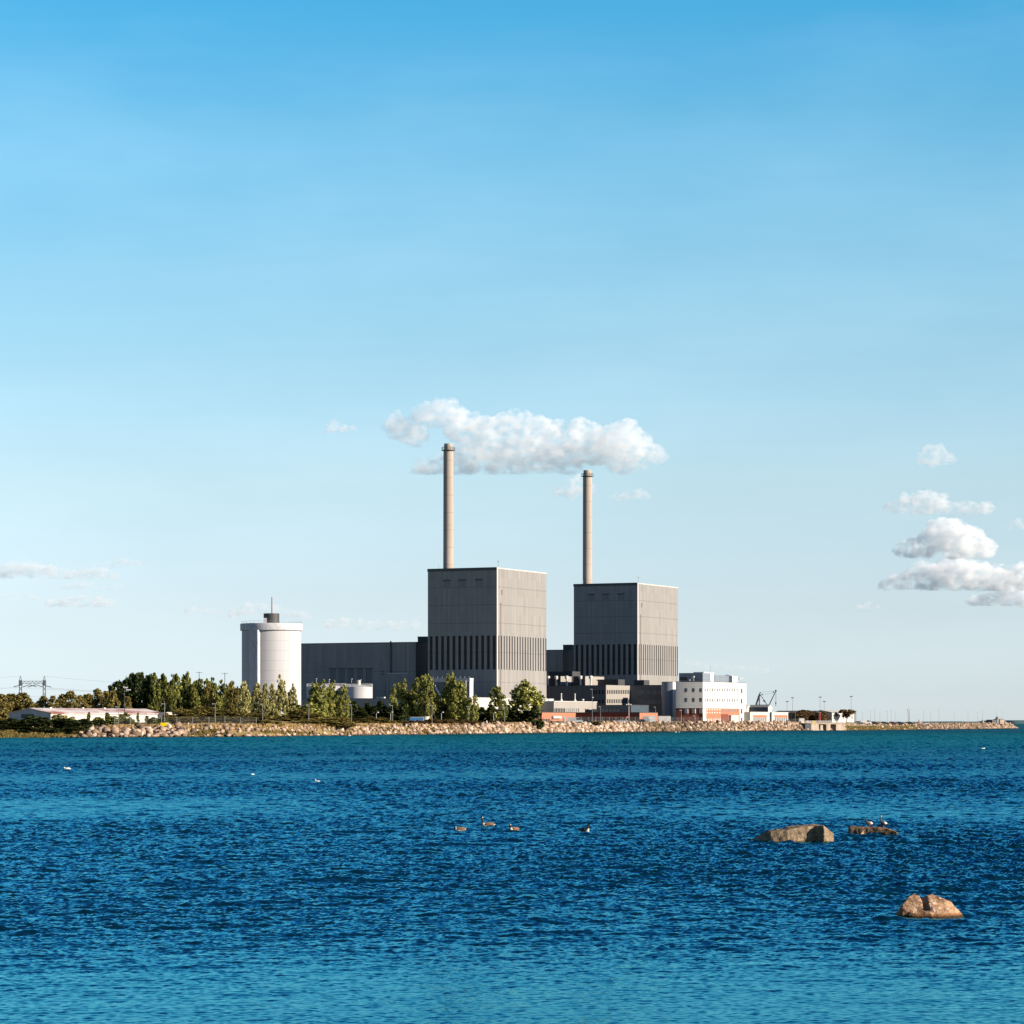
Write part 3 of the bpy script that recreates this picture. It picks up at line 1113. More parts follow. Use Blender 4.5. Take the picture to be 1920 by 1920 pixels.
Pp = -478.0
qa, qb = fromp(1038.5, Pp), fromp(1119, Pp)
T = plantthing('low_wing', 'low beige wing with a band of windows and two thin roof flues', 'building', -493, qa)
h = zp(1316.5, 1080, Pp)
MB().box(0, 15, 0, qb - qa, -1, h).build('wall', m_beige, T)
MB().box(-0.05, 15.15, -0.1, qb - qa + 0.1, h + 0.003, h + 0.35).build('roof_edge', m_trim, T)
windows_p(T, -493, qa, Pp, [1040.5 + 3.0 * k for k in range(7)], 1328, 1335, 1.9)
windows_p(T, -493, qa, Pp, [1063 + 3.6 * k for k in range(7)], 1328, 1335, 1.6, m_lglass)
windows_p(T, -493, qa, Pp, (1098, 1102, 1112, 1115, 1118), 1329, 1335, 2.4)
for px in (1059, 1084.5):
    q = fromp(px, Pp) - qa
    f = MB().lathe([(0.55, 0), (0.5, 0.5), (0.24, 0.7), (0.22, 2.6), (0.3, 2.7), (0.3, 3.0), (0.1, 3.1)], 14, (13.5, q, h + 0.36)).build('flue', m_wsteel, T, True)
q = fromp(1099.5, Pp) - qa
MB().lathe([(0.15, 0), (0.2, 0.4), (0.5, 0.5), (0.5, 0.9), (0.1, 1.0)], 14, (13.5, q, h + 0.36)).build('roof_vent', m_wsteel, T, True)

# brick front range
P1, = (-470.0,)
qa, qc = fromp(1016, P1), fromp(1080, P1)
P2 = fromq(1199, qc)
qd = fromp(1233, P2)
T = plantthing('brick_range', 'single storey brick range with an orange canopy, along the shore road', 'building', P1 - 14, qa)
h = zp(1336.3, 1050, P1)
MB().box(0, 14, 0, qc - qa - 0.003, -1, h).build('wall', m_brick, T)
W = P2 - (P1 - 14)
MB().box(0, W, qc - qa, qd - qa, -1, h - 0.1).build('wall', m_dbrick, T)  # shaded front painted in the darker brick copy
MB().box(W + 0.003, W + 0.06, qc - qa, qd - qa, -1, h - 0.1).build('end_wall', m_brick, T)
MB().box(-0.1, 14.1, -0.1, qc - qa - 0.2, h + 0.003, h + 0.25).box(0.0, W + 0.1, qc - qa - 0.15, qd - qa, h - 0.097, h + 0.2).build('roof_edge', m_roof, T)
xa, xb = fromq(1121, qc) - (P1 - 14), fromq(1180, qc) - (P1 - 14)
cz = zq(1346, 1150, qc)
cn = MB().box(xa, xb, qc - qa - 2.6, qc - qa - 0.006, cz, cz + 0.45).build('canopy', m_canopy, T)
for k in range(12):
    xx = xa + 0.3 + (xb - xa - 0.6) * k / 11
    MB().tube((xx, qc - qa - 2.3, -1), (xx, qc - qa - 2.3, cz), 0.09, n=6).build('post', m_wsteel, cn)
windows_q(T, P1 - 14, qa, qc, [1086 + 4.6 * k for k in range(8)], 1347.5, 1351, 2.4, m_lglass)
windows_p(T, P1 - 14, qa, P1, (1020, 1024.5, 1029), 1348, 1352, 3.2)
MB().box(14.003, 14.9, fromp(1034, P1) - qa, fromp(1049, P1) - qa, zp(1347, 1040, P1), zp(1342.6, 1040, P1)).build('awning', m_wall, T)

# dark block behind the canopy
Q = 1060.0
pl, pr = fromq(1118.5, Q), fromq(1183, Q)
T = plantthing('plant_room', 'low dark blue block between the beige wing and the office windows', 'building', pl, Q)
h = zq(1322.5, 1150, Q)
MB().box(0, pr - pl, 0, 18, -1, h).build('wall', mat('navy_panel', (0.06, 0.085, 0.11), 0.4, 0.5, 0.15), T)
MB().box(-0.05, pr - pl + 0.1, -0.1, 18, h + 0.003, h + 0.2).build('roof_edge', m_dtrim, T)
windows_q(T, pl, Q, Q, [1131, 1138, 1145, 1152, 1159], 1330, 1335, 4.5, m_lglass)

# main service block with penthouses
Q = 1095.0
pl, pr = fromq(1010, Q), fromq(1136, Q)
PE = pr
qb = fromp(1181.5, PE)
T = plantthing('office_block', 'block with a shade toned front and two windowed storeys on its sunlit beige end', 'building', pl, Q)
h = zq(1285.8, 1090, Q)
W = pr - pl
MB().box(0, W, 0, qb - Q, -1, h).build('wall', mat('shade_toned_cladding', (0.15, 0.155, 0.165), 0.55, 0.3, 0.08, 0.35, (2, 2, 0.1)), T)  # front coloured darker than the sunlit end to paint its shade
MB().box(W + 0.003, W + 0.08, 0.02, qb - Q, -1, h + 0.25).build('end_wall', m_beige, T)
MB().box(0, W - 0.05, -0.08, qb - Q, h + 0.003, h + 0.2).build('roof_edge', m_dtrim, T)
for y0, y1 in ((1293.8, 1301), (1311, 1318.5)):
    windows_p(T, pl, Q, PE + 0.08, [1139 + 3.32 * k for k in range(13)], y0, y1, 1.7)
windows_q(T, pl, Q, Q, (1113, 1118, 1124, 1130.5), 1294, 1301.5, 3.2, m_glass)
windows_q(T, pl, Q, Q, (1113, 1118, 1124, 1130.5), 1312, 1318, 3.2, m_glass)
for a, b_ in ((1051, 1088), (1097, 1132.5)):
    pe = fromq(a, Q + 3)
    w0 = fromp(b_, pe) - (Q + 3)
    hz = zp(1268.5, (a + b_) / 2, pe)
    ph = MB().box(pe - pl - 5.4, pe - pl, 3, 3 + w0, h + 0.21, hz).build('penthouse', m_dark, T)  # shade put into the dark body colour; pale panel paints the sunlit face
    MB().box(pe - pl + 0.003, pe - pl + 0.06, 3.02, 2.98 + w0, h + 0.21, hz).build('penthouse_sunlit_face', m_beige, ph)
    MB().box(pe - pl + 0.063, pe - pl + 0.1, 3 + w0 * 0.6, 3 + w0 * 0.68, hz - 1.8, hz - 1.2).box(pe - pl + 0.063, pe - pl + 0.1, 3 + w0 * 0.76, 3 + w0 * 0.84, hz - 1.8, hz - 1.2).build('vent_grille', m_dsteel, ph)
for px in (1030, 1045, 1064.5, 1090.5, 1109.5):
    x0 = fromq(px, Q + 2.5) - pl
    MB().lathe([(0.35, 0), (0.35, 2.4), (0.75, 2.9), (0.75, 3.9), (0.2, 4.0)], 14, (x0, 1.4, h + 0.21)).build('roof_vent', m_wsteel, T, True)
MB().box(fromq(1029, Q + 14) - pl, fromq(1073, Q + 14) - pl, 14, 22, h + 0.21, zq(1259, 1050, Q + 14)).build('plant_box', m_dark, T)
MB().box(fromq(1164, Q + 20) - pl - 9, W - 1.5, 16, 23, h + 0.21, h + 2.8).build('plant_box', m_dark, T)

# office range with the glass stair
Q = 1120.0
pl, pr = PE + 0.09, fromq(1240.5, Q)
T = plantthing('office_block', 'dark three storey office range left of the glass stair tower', 'building', pl, Q)
h = zq(1285.5, 1210, Q)
MB().box(0, pr - pl, 0, 14, -1, h).build('wall', m_mid, T)
MB().box(0, pr - pl, -0.1, 14, h + 0.003, h + 0.25).build('roof_edge', m_dtrim, T)
for y0, y1 in ((1294.5, 1301.5), (1312, 1319)):
    windows_q(T, pl, Q, Q, [1197.5 + 4.5 * k for k in range(10)], y0, y1, 3.0, m_lglass)
windows_q(T, pl, Q, Q, [1212 + 6 * k for k in range(5)], 1330, 1335, 3.4, m_lglass)
MB().box(fromq(1185, Q) - pl, fromq(1199, Q) - pl, -1.2, -0.003, zq(1335, 1190, Q), zq(1325.5, 1190, Q)).build('glazed_porch', m_blue, T)
MB().box(0.5, 5, 3, 9, h + 0.26, h + 2.4).build('plant_box', m_dark, T)

p0 = fromq(1240.7, 1113.5)
pe = fromq(1261, 1113.5)
q1 = fromp(1270.3, pe)
T = plantthing('stair_tower', 'glazed stair tower with a narrow white sunlit side, left of the white office', 'tower', p0, 1113.5)
h = zq(1279.3, 1250, 1113.5)
W = pe - p0
N = 8
poly = [(0, q1 - 1113.5)] + [(W * i / N, -0.9 * math.sin(math.pi * i / N)) for i in range(N + 1)] + [(W, q1 - 1113.5)]
MB().prism(poly, -1, h).build('glazing', m_blue, T)
MB().box(W + 0.003, W + 0.1, 0.03, q1 - 1113.5, -1, h + 0.1).build('side_wall', m_white, T)
MB().box(-0.1, W, 0.1, q1 - 1113.5, h + 0.003, h + 0.25).build('roof', m_dtrim, T)

# white office
PW = -436.8
QW = 1080.2
q2 = fromp(1398.7, PW)
pl = fromq(1270.5, QW + 2)
T = plantthing('office_building', 'bright white four storey office with an orange brick ground floor, right of the reactors', 'building', pl, QW)
h = zp(1279, 1325, PW)
W, L = PW - pl, q2 - QW
hb = zp(1328, 1340, PW)
N = 12
front = [(W * i / N, 2.7 * (i / N) ** 1.25) for i in range(N + 1)]
bow = lambda x_: 2.7 * max(0.0, min(1.0, x_ / W)) ** 1.25
poly = front + [(W, L), (0, L)]
MB().prism(poly, hb, h).build('upper_wall', m_panel, T)
MB().box(W + 0.003, W + 0.12, 2.7, L, hb, h + 0.1).build('white_facade', m_white, T)
poly2 = [(x_, y_ + 0.35) for x_, y_ in front] + [(W, L), (0, L)]
MB().prism(poly2, -1, hb - 0.003).build('brick_base', m_dbrick, T)  # shade of the front painted with the darker brick tone
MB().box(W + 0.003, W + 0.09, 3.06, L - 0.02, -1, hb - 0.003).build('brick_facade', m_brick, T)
MB().box(W + 0.095, W + 0.2, 2.7, fromp(1323.3, PW) - QW, -1, hb - 0.003).build('white_pier', m_white, T)
MB().box(W + 0.095, W + 0.2, fromp(1386, PW) - QW, L, -1, hb - 0.003).build('white_pier', m_white, T)
for y0, y1 in ((1290.5, 1296.5), (1309.5, 1316)):
    windows_p(T, pl, QW, PW + 0.12, [1322 + 4.62 * k for k in range(14)], y0, y1, 2.0, m_lglass)
    windows_p(T, pl, QW, PW + 0.12, [1390.5], y0 + 1, y1 + 3, 2.6, m_glass)
windows_p(T, pl, QW, PW + 0.2, [1390.5], 1329, 1338, 2.6, m_glass)
windows_p(T, pl, QW, PW + 0.2, [1390.5], 1346, 1355, 2.6, m_glass)
windows_p(T, pl, QW, PW + 0.09, [1326 + 4.7 * k for k in range(6)], 1329.5, 1332, 2.4, m_wall)
windows_p(T, pl, QW, PW + 0.09, [1326 + 4.7 * k for k in range(6)], 1335, 1337.5, 2.4, m_wall)
windows_p(T, pl, QW, PW + 0.09, [1354 + 3.2 * k for k in range(10)], 1330, 1335, 1.3, m_lglass)
windows_p(T, pl, QW, PW + 0.09, [1324.5 + 3.2 * k for k in range(9)], 1347, 1356, 1.4, m_wall)
MB().box(W + 0.093, W + 0.14, fromp(1351.5, PW) - QW, fromp(1365, PW) - QW, -1, zp(1339, 1358, PW)).build('entrance', m_dbrick, T)
MB().box(W + 0.093, W + 1.2, fromp(1366, PW) - QW, fromp(1380, PW) - QW, -1, zp(1341, 1373, PW)).build('porch', m_wall, T)
for px in (1285, 1297.5, 1309.5):
    for y0, y1 in ((1290.3, 1297), (1308.5, 1315.5)):
        f = (px - 1270.5) / 46.5
        x0 = fromq(px, QW) - pl
        yy = bow(x0)
        MB().box(x0 - 0.5, x0 - 0.06, yy - 0.16, yy + 0.5, zq(y1, px, QW), zq(y0, px, QW)).build('window', m_glass, T)
        MB().box(x0 + 0.06, x0 + 0.5, yy - 0.02, yy + 0.5, zq(y1, px, QW), zq(y0, px, QW)).build('window', m_lglass, T)
    x0 = fromq(px, QW) - pl
    yy = bow(x0)
    MB().box(x0 - 0.7, x0 + 0.7, yy + 0.0, yy + 0.8, zq(1337.5, px, QW), zq(1328.8, px, QW)).build('window_bay', m_panel, T)
MB().prism([(x_, y_ + 0.05) for x_, y_ in front] + [(W + 0.1, L), (0, L)], h + 0.103, h + 0.3).build('roof', m_roof, T)
hz = zq(1261.8, 1300, QW + 6)
ph = MB().box(fromq(1274, QW + 6) - pl, fromq(1320, QW + 6) - pl - 0.4, 5.5, 14, h + 0.303, hz).build('penthouse', m_blue, T)
MB().box(fromq(1276, QW + 6) - pl, fromq(1289, QW + 6) - pl, 5.3, 5.495, h + 0.8, hz - 1.6).build('opening', m_dsteel, ph)
for px, zz in ((1299, 2.0), (1301.5, 2.3), (1294, 1.0)):
    MB().lathe([(0.1, 0), (0.35, 0.3), (0.4, 0.7), (0.1, 0.9)], 12, (fromq(px, QW + 4) - pl, 3.6, h + 0.303 + zz - 1)).tube((fromq(px, QW + 4) - pl, 3.6, h + 0.303), (fromq(px, QW + 4) - pl, 3.6, h + 0.35 + zz - 1), 0.08).build('dish', m_wsteel, T)
pw = PW - pl - 2.2
a, b_ = fromp(1319.5, PW - 2.2) - QW, fromp(1338.5, PW - 2.2) - QW
MB().box(pw - 4.5, pw, a, b_, h + 0.303, zp(1260.3, 1328, PW - 2.2)).build('penthouse', m_white, T)
a, b_ = fromp(1339, PW - 5) - QW, fromp(1372.5, PW - 5) - QW
pn = MB().box(pw - 8.5, pw - 2.8, a, b_, h + 0.303, zp(1266.2, 1355, PW - 5)).build('penthouse', m_blue, T)
a, b_ = fromp(1373, PW - 3.5) - QW, fromp(1383, PW - 3.5) - QW
MB().box(pw - 6, pw - 1.3, a, b_, h + 0.303, zp(1268, 1378, PW - 3.5)).gable(pw - 6.1, pw - 1.2, a, b_, zp(1268, 1378, PW - 3.5) + 0.003, zp(1265, 1378, PW - 3.5)).build('penthouse', m_white, T)
MB().box(pw - 5, pw - 0.5, b_ + 0.3, b_ + 4.5, h + 2.0, h + 2.15).tube((pw - 0.7, b_ + 4.2, h + 0.3), (pw - 0.7, b_ + 4.2, h + 2.0), 0.07).build('roof_canopy', m_wsteel, T)
MB().tube((fromq(1318, QW + 5) - pl, 5, h + 0.3), (fromq(1318, QW + 5) - pl, 5, zq(1258.5, 1318, QW + 5)), 0.07).build('antenna', m_steel, T)
MB().tube((pw - 1, fromp(1337, PW - 2) - QW, h + 0.3), (pw - 1, fromp(1337, PW - 2) - QW, zp(1249, 1337, PW - 2)), 0.06).build('antenna', m_steel, T)

# ------------------------------------------------------------------ gatehouse row right of the office
Q = 1172.0
pl, pr = fromq(1404, Q), fromq(1440.3, Q)
q2 = fromp(1447.5, pr)
T = plantthing('workshop', 'slate grey gabled workshop with a white sunlit gable end, under the crane', 'building', pl, Q)
h = zq(1326, 1423, Q)
W, L = pr - pl, q2 - Q
MB().box(0, W, 0, L, -1, h).build('wall', m_mid, T)
MB().gable(-0.2, W + 0.0, -0.3, L + 0.3, h + 0.003, zq(1321.5, 1423, Q), 'x').build('roof', mat('slate_roof', (0.2, 0.21, 0.23), 0.6, 0.3, 0.1), T)
MB().add([(W + 0.05, -0.2, -1), (W + 0.05, L + 0.2, -1), (W + 0.05, L + 0.2, h), (W + 0.05, L / 2, zq(1321.2, 1440, Q)), (W + 0.05, -0.2, h)], [(0, 1, 2, 3, 4)]).build('gable_end', m_wall, T)
for px in (1419, 1426):
    x0 = fromq(px, Q) - pl
    MB().box(x0 - 0.4, x0 + 0.4, -0.08, -0.003, 0.5, h - 1.5).build('window', m_lglass, T)
pe = fromq(1400.5, Q - 3)
T = plantthing('gatehouse', 'small white gabled hut squeezed between the white office and the workshop', 'hut', pe - 5, Q - 3)
L = fromp(1407, pe) - (Q - 3)
MB().box(0, 5, 0, L, -1, zp(1325, 1403, pe)).gable(-0.1, 5.1, 0, L, zp(1325, 1403, pe) + 0.003, zp(1322, 1403, pe), 'x').build('wall', m_wall, T)
MB().box(5.003, 5.05, L * 0.3, L * 0.6, 0, 2).build('door', m_lglass, T)


def garage(P_, a, b_, top, label, doors, bk):
    qa, qb = fromp(a, P_), fromp(b_, P_)
    T = plantthing('garage', label, 'garage', P_ - 7, qa)
    h = zp(top, (a + b_) / 2, P_)
    L = qb - qa
    MB().box(0, 7, 0, L, -1, h).build('wall', m_wall, T)
    MB().box(-0.1, 7.15, -0.1, L + 0.1, h + 0.003, h + 0.2).build('roof_edge', m_white, T)
    k0, k1 = fromp(bk[0], P_) - qa, fromp(bk[1], P_) - qa
    z0, z1 = zp(1345.6, (a + b_) / 2, P_), zp(1340.8, (a + b_) / 2, P_)
    MB().box(7.003, 7.05, k0, k1, z0, z1).build('brick_band', m_brick, T)
    for k in range(doors):
        c = k0 + (k1 - k0) * (k + 0.5) / doors
        w_ = (k1 - k0) / doors * 0.32
        MB().box(7.003, 7.06, c - w_, c + w_, -0.6, z0 - 0.05).build('door', m_lglass, T)
    return T


garage(-434.0, 1406.5, 1443, 1335.8, 'white flat roofed garage with an orange brick band, nearer the white office', 7, (1412, 1437.5))
garage(-434.0, 1447, 1477.7, 1336.3, 'white flat roofed garage with an orange brick band, the right one of the pair', 6, (1452, 1476.5))

# long dark shed and white house behind the sluice
Q = 1258.0
pl, pr = fromq(1449, Q), fromq(1583, Q)
T = plantthing('long_shed', 'long low dark shed behind the brown trees and the sluice', 'shed', pl, Q)
h = zq(1337, 1510, Q)
MB().box(0, pr - pl, 0, 16, -1, h).build('wall', m_mid, T)
MB().gable(-0.3, pr - pl + 0.3, -0.5, 16.5, h + 0.003, zq(1332.3, 1510, Q), 'x').build('roof', m_roof, T)
for k in range(9):
    x0 = (pr - pl) * (k + 0.5) / 9
    MB().box(x0 - 0.6, x0 + 0.6, -0.06, -0.003, 0.5, 2.6).build('window', m_lglass, T)
P_ = -432.9
qa, qb = fromp(1560, P_), fromp(1601.5, P_)
T = plantthing('house', 'white house with a low pitched roof behind the umbrella shaped tree', 'house', P_ - 10, qa)
h = zp(1336, 1580, P_)
L = qb - qa
MB().box(0, 10, 0, L, -1, h).build('wall', m_wall, T)
MB().gable(-0.4, 10.4, -0.5, L + 0.5, h + 0.003, zp(1331.5, 1580, P_)).build('roof', m_wall, T)
for k in range(5):
    c = L * (k + 0.5) / 5
    MB().box(10.003, 10.06, c - 0.8, c + 0.8, 1.0, 2.4).build('window', m_lglass, T)

# ------------------------------------------------------------------ white hangar on the left
QH = 700.0
pl, pr = fromq(17.5, QH), fromq(95, QH)
q2 = fromp(309, pr)
T = plantthing('warehouse', 'long low white warehouse with a rust streaked pale roof, left shore', 'warehouse', pl, QH, 2.6)
he = zq(1336.5, 60, QH, 2.6)
hr = zq(1327.2, 56, QH, 2.6)
W, L = pr - pl, q2 - QH
MB().box(0, W, 0.1, L, -1, he).build('wall', m_wall, T)
MB().add([(0, 0, -1), (W, 0, -1), (W, 0, he), (W / 2, 0, hr - 0.15), (0, 0, he), (0, 0.097, -1), (W, 0.097, -1), (W, 0.097, he), (W / 2, 0.097, hr - 0.15), (0, 0.097, he)],
         [(0, 1, 2, 3, 4), (9, 8, 7, 6, 5), (0, 4, 9, 5), (1, 6, 7, 2), (2, 7, 8, 3), (3, 8, 9, 4)]).build('gable_end', mat('shade_toned_sheet', (0.36, 0.40, 0.45), 0.6, 0.3, 0.12, 0.5, (2, 2, 0.2)), T)  # blue-grey gable colour paints its shade against the sunlit long wall
rf = bpy.data.materials.new('rusty_roof')
t = NT(rf)
out = t.n('ShaderNodeOutputMaterial')
b = t.n('ShaderNodeBsdfPrincipled')
b.inputs['Roughness'].default_value = 0.6
tc = t.n('ShaderNodeTexCoord').outputs['Object']
n = t.noise(t.mapping(tc, (0.12, 0.07, 0.12)), 1.0, 6, 0.7)
col = t.ramp(n, [(0.46, (0.50, 0.46, 0.45)), (0.56, (0.38, 0.27, 0.25)), (0.64, (0.22, 0.075, 0.055))])
t.l(col, b.inputs['Base Color'])
t.l(b.outputs[0], out.inputs[0])
th = 0.15
MB().add([(W / 2, -0.3, hr - th), (W + 0.4, -0.3, he - th - 0.1), (W + 0.4, L + 0.3, he - th - 0.1), (W / 2, L + 0.3, hr - th), (W / 2, -0.3, hr), (W + 0.4, -0.3, he - 0.1 + 0.05), (W + 0.4, L + 0.3, he - 0.1 + 0.05), (W / 2, L + 0.3, hr)],
         [(0, 3, 2, 1), (4, 5, 6, 7), (0, 1, 5, 4), (1, 2, 6, 5), (2, 3, 7, 6)]).add(
    [(W / 2, -0.3, hr - th), (-0.4, -0.3, he - th - 0.1), (-0.4, L + 0.3, he - th - 0.1), (W / 2, L + 0.3, hr - th), (W / 2, -0.3, hr), (-0.4, -0.3, he - 0.05), (-0.4, L + 0.3, he - 0.05), (W / 2, L + 0.3, hr)],
    [(0, 1, 2, 3), (4, 7, 6, 5), (0, 4, 5, 1), (1, 5, 6, 2), (2, 6, 7, 3)]).build('roof', rf, T)
MB().box(fromq(40, QH) - pl, fromq(63.5, QH) - pl, -0.06, -0.003, zq(1346.5, 50, QH, 2.6), zq(1339, 50, QH, 2.6)).build('opening', m_dsteel, T)
a, b_ = fromp(245.5, pr) - QH, fromp(257.5, pr) - QH
MB().box(W + 0.003, W + 0.08, a, b_, -0.5, zp(1340.5, 250, pr, 2.6)).build('roller_door', m_panel, T)
for px in (130, 190, 230):
    a = fromp(px, pr) - QH
    MB().cbox((W / 2 + 0.6, a, hr - 0.3), 0.5, 0.8, 0.55).build('ridge_vent', m_wsteel, T)
P_ = pr + 3
qa, qb = fromp(312, P_), fromp(341, P_)
T = plantthing('shed', 'small white shed behind bushes right of the long warehouse', 'shed', P_ - 7, qa, 2.6)
h = zp(1336.5, 325, P_, 2.6)
MB().box(0, 7, 0, qb - qa, -1, h).build('wall', m_wall, T)
MB().box(-0.2, 7.2, -0.2, qb - qa + 0.2, h + 0.003, h + 0.2).build('roof', m_trim, T)
# ------------------------------------------------------------------ trees and bushes
L_POP = leafy((0.16, 0.175, 0.045), (0.46, 0.44, 0.13), 'poplar_leaf', 0.3, dark=(0.03, 0.042, 0.013))
L_MID = leafy((0.085, 0.105, 0.026), (0.32, 0.315, 0.085), 'green_leaf', 0.25, dark=(0.03, 0.042, 0.013))
L_DARK = leafy((0.018, 0.028, 0.011), (0.085, 0.105, 0.036), 'dark_leaf', 0.15, dark=(0.007, 0.013, 0.006))
L_OLIVE = leafy((0.12, 0.105, 0.030), (0.34, 0.27, 0.085), 'olive_leaf', 0.25, dark=(0.05, 0.045, 0.016))
L_RUST = leafy((0.11, 0.075, 0.032), (0.25, 0.165, 0.08), 'russet_leaf', 0.2, dark=(0.045, 0.032, 0.016))
L_PALE = leafy((0.22, 0.21, 0.075), (0.54, 0.49, 0.22), 'pale_leaf', 0.35, dark=(0.08, 0.085, 0.03))
m_bark = mat('bark', (0.16, 0.13, 0.10), 0.95, 0.1, 0.3, 2.0)


def tree_meshes(kind, seed, leaf):
    """unit trees: height 1, crown half width 0.5 -> scaled per copy"""
    r = random.Random(seed)
    g = np.random.default_rng(seed)
    clumps = []
    limbs = []

    def envelope(tt):
        if kind == 'poplar':
            return max(0.05, math.sin(math.pi * min(1, tt ** 0.62 * 0.96)) ** 0.75) * (1.0 if tt < 0.8 else 0.9)
        if kind == 'broad':
            return max(0.05, math.sin(math.pi * (0.12 + 0.86 * tt)) ** 0.55)
        if kind == 'pine':
            return max(0.05, (1 - tt) ** 0.8 * min(1, tt * 8 + 0.3))
        if kind == 'umbrella':
            return max(0.05, 1.0 if tt > 0.55 else 0.12) * math.sqrt(max(0.02, 1 - max(0, tt - 0.6) ** 2 / 0.17))
        return max(0.1, math.sqrt(max(0.0, 1 - (tt * 0.95) ** 2)))          # bush
    z0 = {'poplar': 0.07, 'broad': 0.10, 'pine': 0.05, 'umbrella': 0.45, 'bush': 0.0}[kind]
    n = {'poplar': 84, 'broad': 70, 'pine': 60, 'umbrella': 34, 'bush': 44}[kind]
    lean = (r.uniform(-0.05, 0.05), r.uniform(-0.05, 0.05))
    tips = [(r.uniform(-0.25, 0.25), r.uniform(-0.25, 0.25), r.uniform(0.82, 1.0)) for _ in range(3)]
    for i in range(n):
        tt = r.random() ** (0.95 if kind in ('poplar', 'pine') else 0.85)
        e = envelope(tt) * 0.5
        a = r.uniform(0, 6.283)
        q = math.sqrt(r.uniform(0.08, 1.0))
        cx, cy_ = math.cos(a) * q * e, math.sin(a) * q * e
        z = z0 + tt * (0.98 - z0)
        if kind == 'poplar':
            tip = tips[i % 3]
            k = tt ** 2
            cx += tip[0] * k * 0.8
            cy_ += tip[1] * k * 0.8
            z = z0 + tt * (tip[2] - z0)
        cx += lean[0] * tt
        cy_ += lean[1] * tt
        rad = (0.105 if kind in ('poplar', 'pine') else 0.15) * r.uniform(0.6, 1.25)
        if kind in ('bush', 'umbrella'):
            rad *= 1.2
        if tt > 0.85:
            rad *= 0.7
        clumps.append((cx, cy_, z, rad))
        if i % 3 == 0:
            limbs.append((cx, cy_, z))
    nl = {'poplar': 52, 'broad': 60, 'pine': 52, 'umbrella': 60, 'bush': 64}[kind]
    C = []
    for (cx, cy_, z, rad) in clumps:
        d = g.normal(size=(nl, 3))
        d /= np.linalg.norm(d, axis=1)[:, None]
        q = rad * g.uniform(0.35, 1.08, nl)[:, None]
        st = np.array((1.0, 1.0, 0.62 if kind != 'poplar' else 0.55))
        C.append(np.array((cx, cy_, z)) + d * q * st)
    C = np.concatenate(C)
    C = C[C[:, 2] > 0.005]
    n = len(C)
    ls = {'poplar': 0.043, 'broad': 0.05, 'pine': 0.055, 'umbrella': 0.06, 'bush': 0.075}[kind]
    s = ls * g.uniform(0.55, 1.35, n)[:, None]
    a = g.normal(size=(n, 3))
    a /= np.linalg.norm(a, axis=1)[:, None]
    b_ = np.cross(a, g.normal(size=(n, 3)))
    b_ /= np.linalg.norm(b_, axis=1)[:, None]
    zs = np.array((1, 1, 0.55))
    V = np.stack([C + (a * s) * zs, C + (b_ * s * 0.7) * zs, C - (a * s) * zs, C - (b_ * s * 0.7) * zs], 1).reshape(-1, 3)
    crown = np_mesh('crown', V, np.arange(4 * n).reshape(-1, 4), [leaf])
    tm = MB()
    th = 0.75 if kind in ('poplar', 'pine') else 0.5
    if kind != 'bush':
        tm.tube((0, 0, -0.06), (0, 0, 0.02), 0.034, 0.024, 8)
        tm.tube((0, 0, 0.02), (lean[0] * 0.5, lean[1] * 0.5, th), 0.024, 0.008, 8)
    for (cx, cy_, z) in limbs[:14]:
        zz = min(th, max(0.05, z * 0.62)) if kind != 'bush' else -0.02
        tm.tube((lean[0] * zz * 0.6, lean[1] * zz * 0.6, zz), (cx, cy_, z), 0.009, 0.003, 5)
    me = bpy.data.meshes.new('trunk')
    me.from_pydata(tm.v, [], tm.f)
    me.materials.append(m_bark)
    return crown, me


_lib = {}


def variants(kind, leaf):
    k = (kind, leaf.name)
    if k not in _lib:
        _lib[k] = [tree_meshes(kind, 40 + i * 7 + len(_lib) * 31, leaf) for i in range(4 if kind != 'bush' else 3)]
    return _lib[k]


tr = random.Random(21)


def plant(name, cat, label, group, kind, leaf, px, top, base, wpx, D):
    x = wx(px, D)
    zb = ground_z(x, D - shore(x)) - 0.15
    h = wz(top, D) - zb
    if h < 0.4:
        h = 0.4
    wd = max(0.5, wpx * D / F) * {'bush': 1.35, 'broad': 1.2, 'poplar': 1.15, 'pine': 1.45}.get(kind, 1.1)
    crown, trunk = tr.choice(variants('broad' if kind == 'poplar' and tr.random() < 0.3 else kind, leaf))
    T = thing(name, label, cat, (x, D, zb), tr.uniform(0, 6.28), group)
    sc = (wd, wd, h * (0.93 if kind == 'bush' else 1.0))
    for nm, me in (('crown', crown), ('trunk', trunk)):
        o = link(me, nm if kind != 'bush' or nm == 'crown' else 'stems', None, T)
        o.scale = sc
    return T


def row(items, name, cat, fmt, group, kind, leaf, base, D, dj=14, ws=1.0):
    """fmt gets the ordinal counted from the left"""
    items = sorted(items)
    for i, it in enumerate(items):
        px, top, wpx = it[:3]
        d = it[3] if len(it) > 3 else D + tr.uniform(-dj, dj)
        plant(name, cat, fmt.format(ORD[i + 1]), group, kind, leaf, px, top, base, wpx * ws, d)


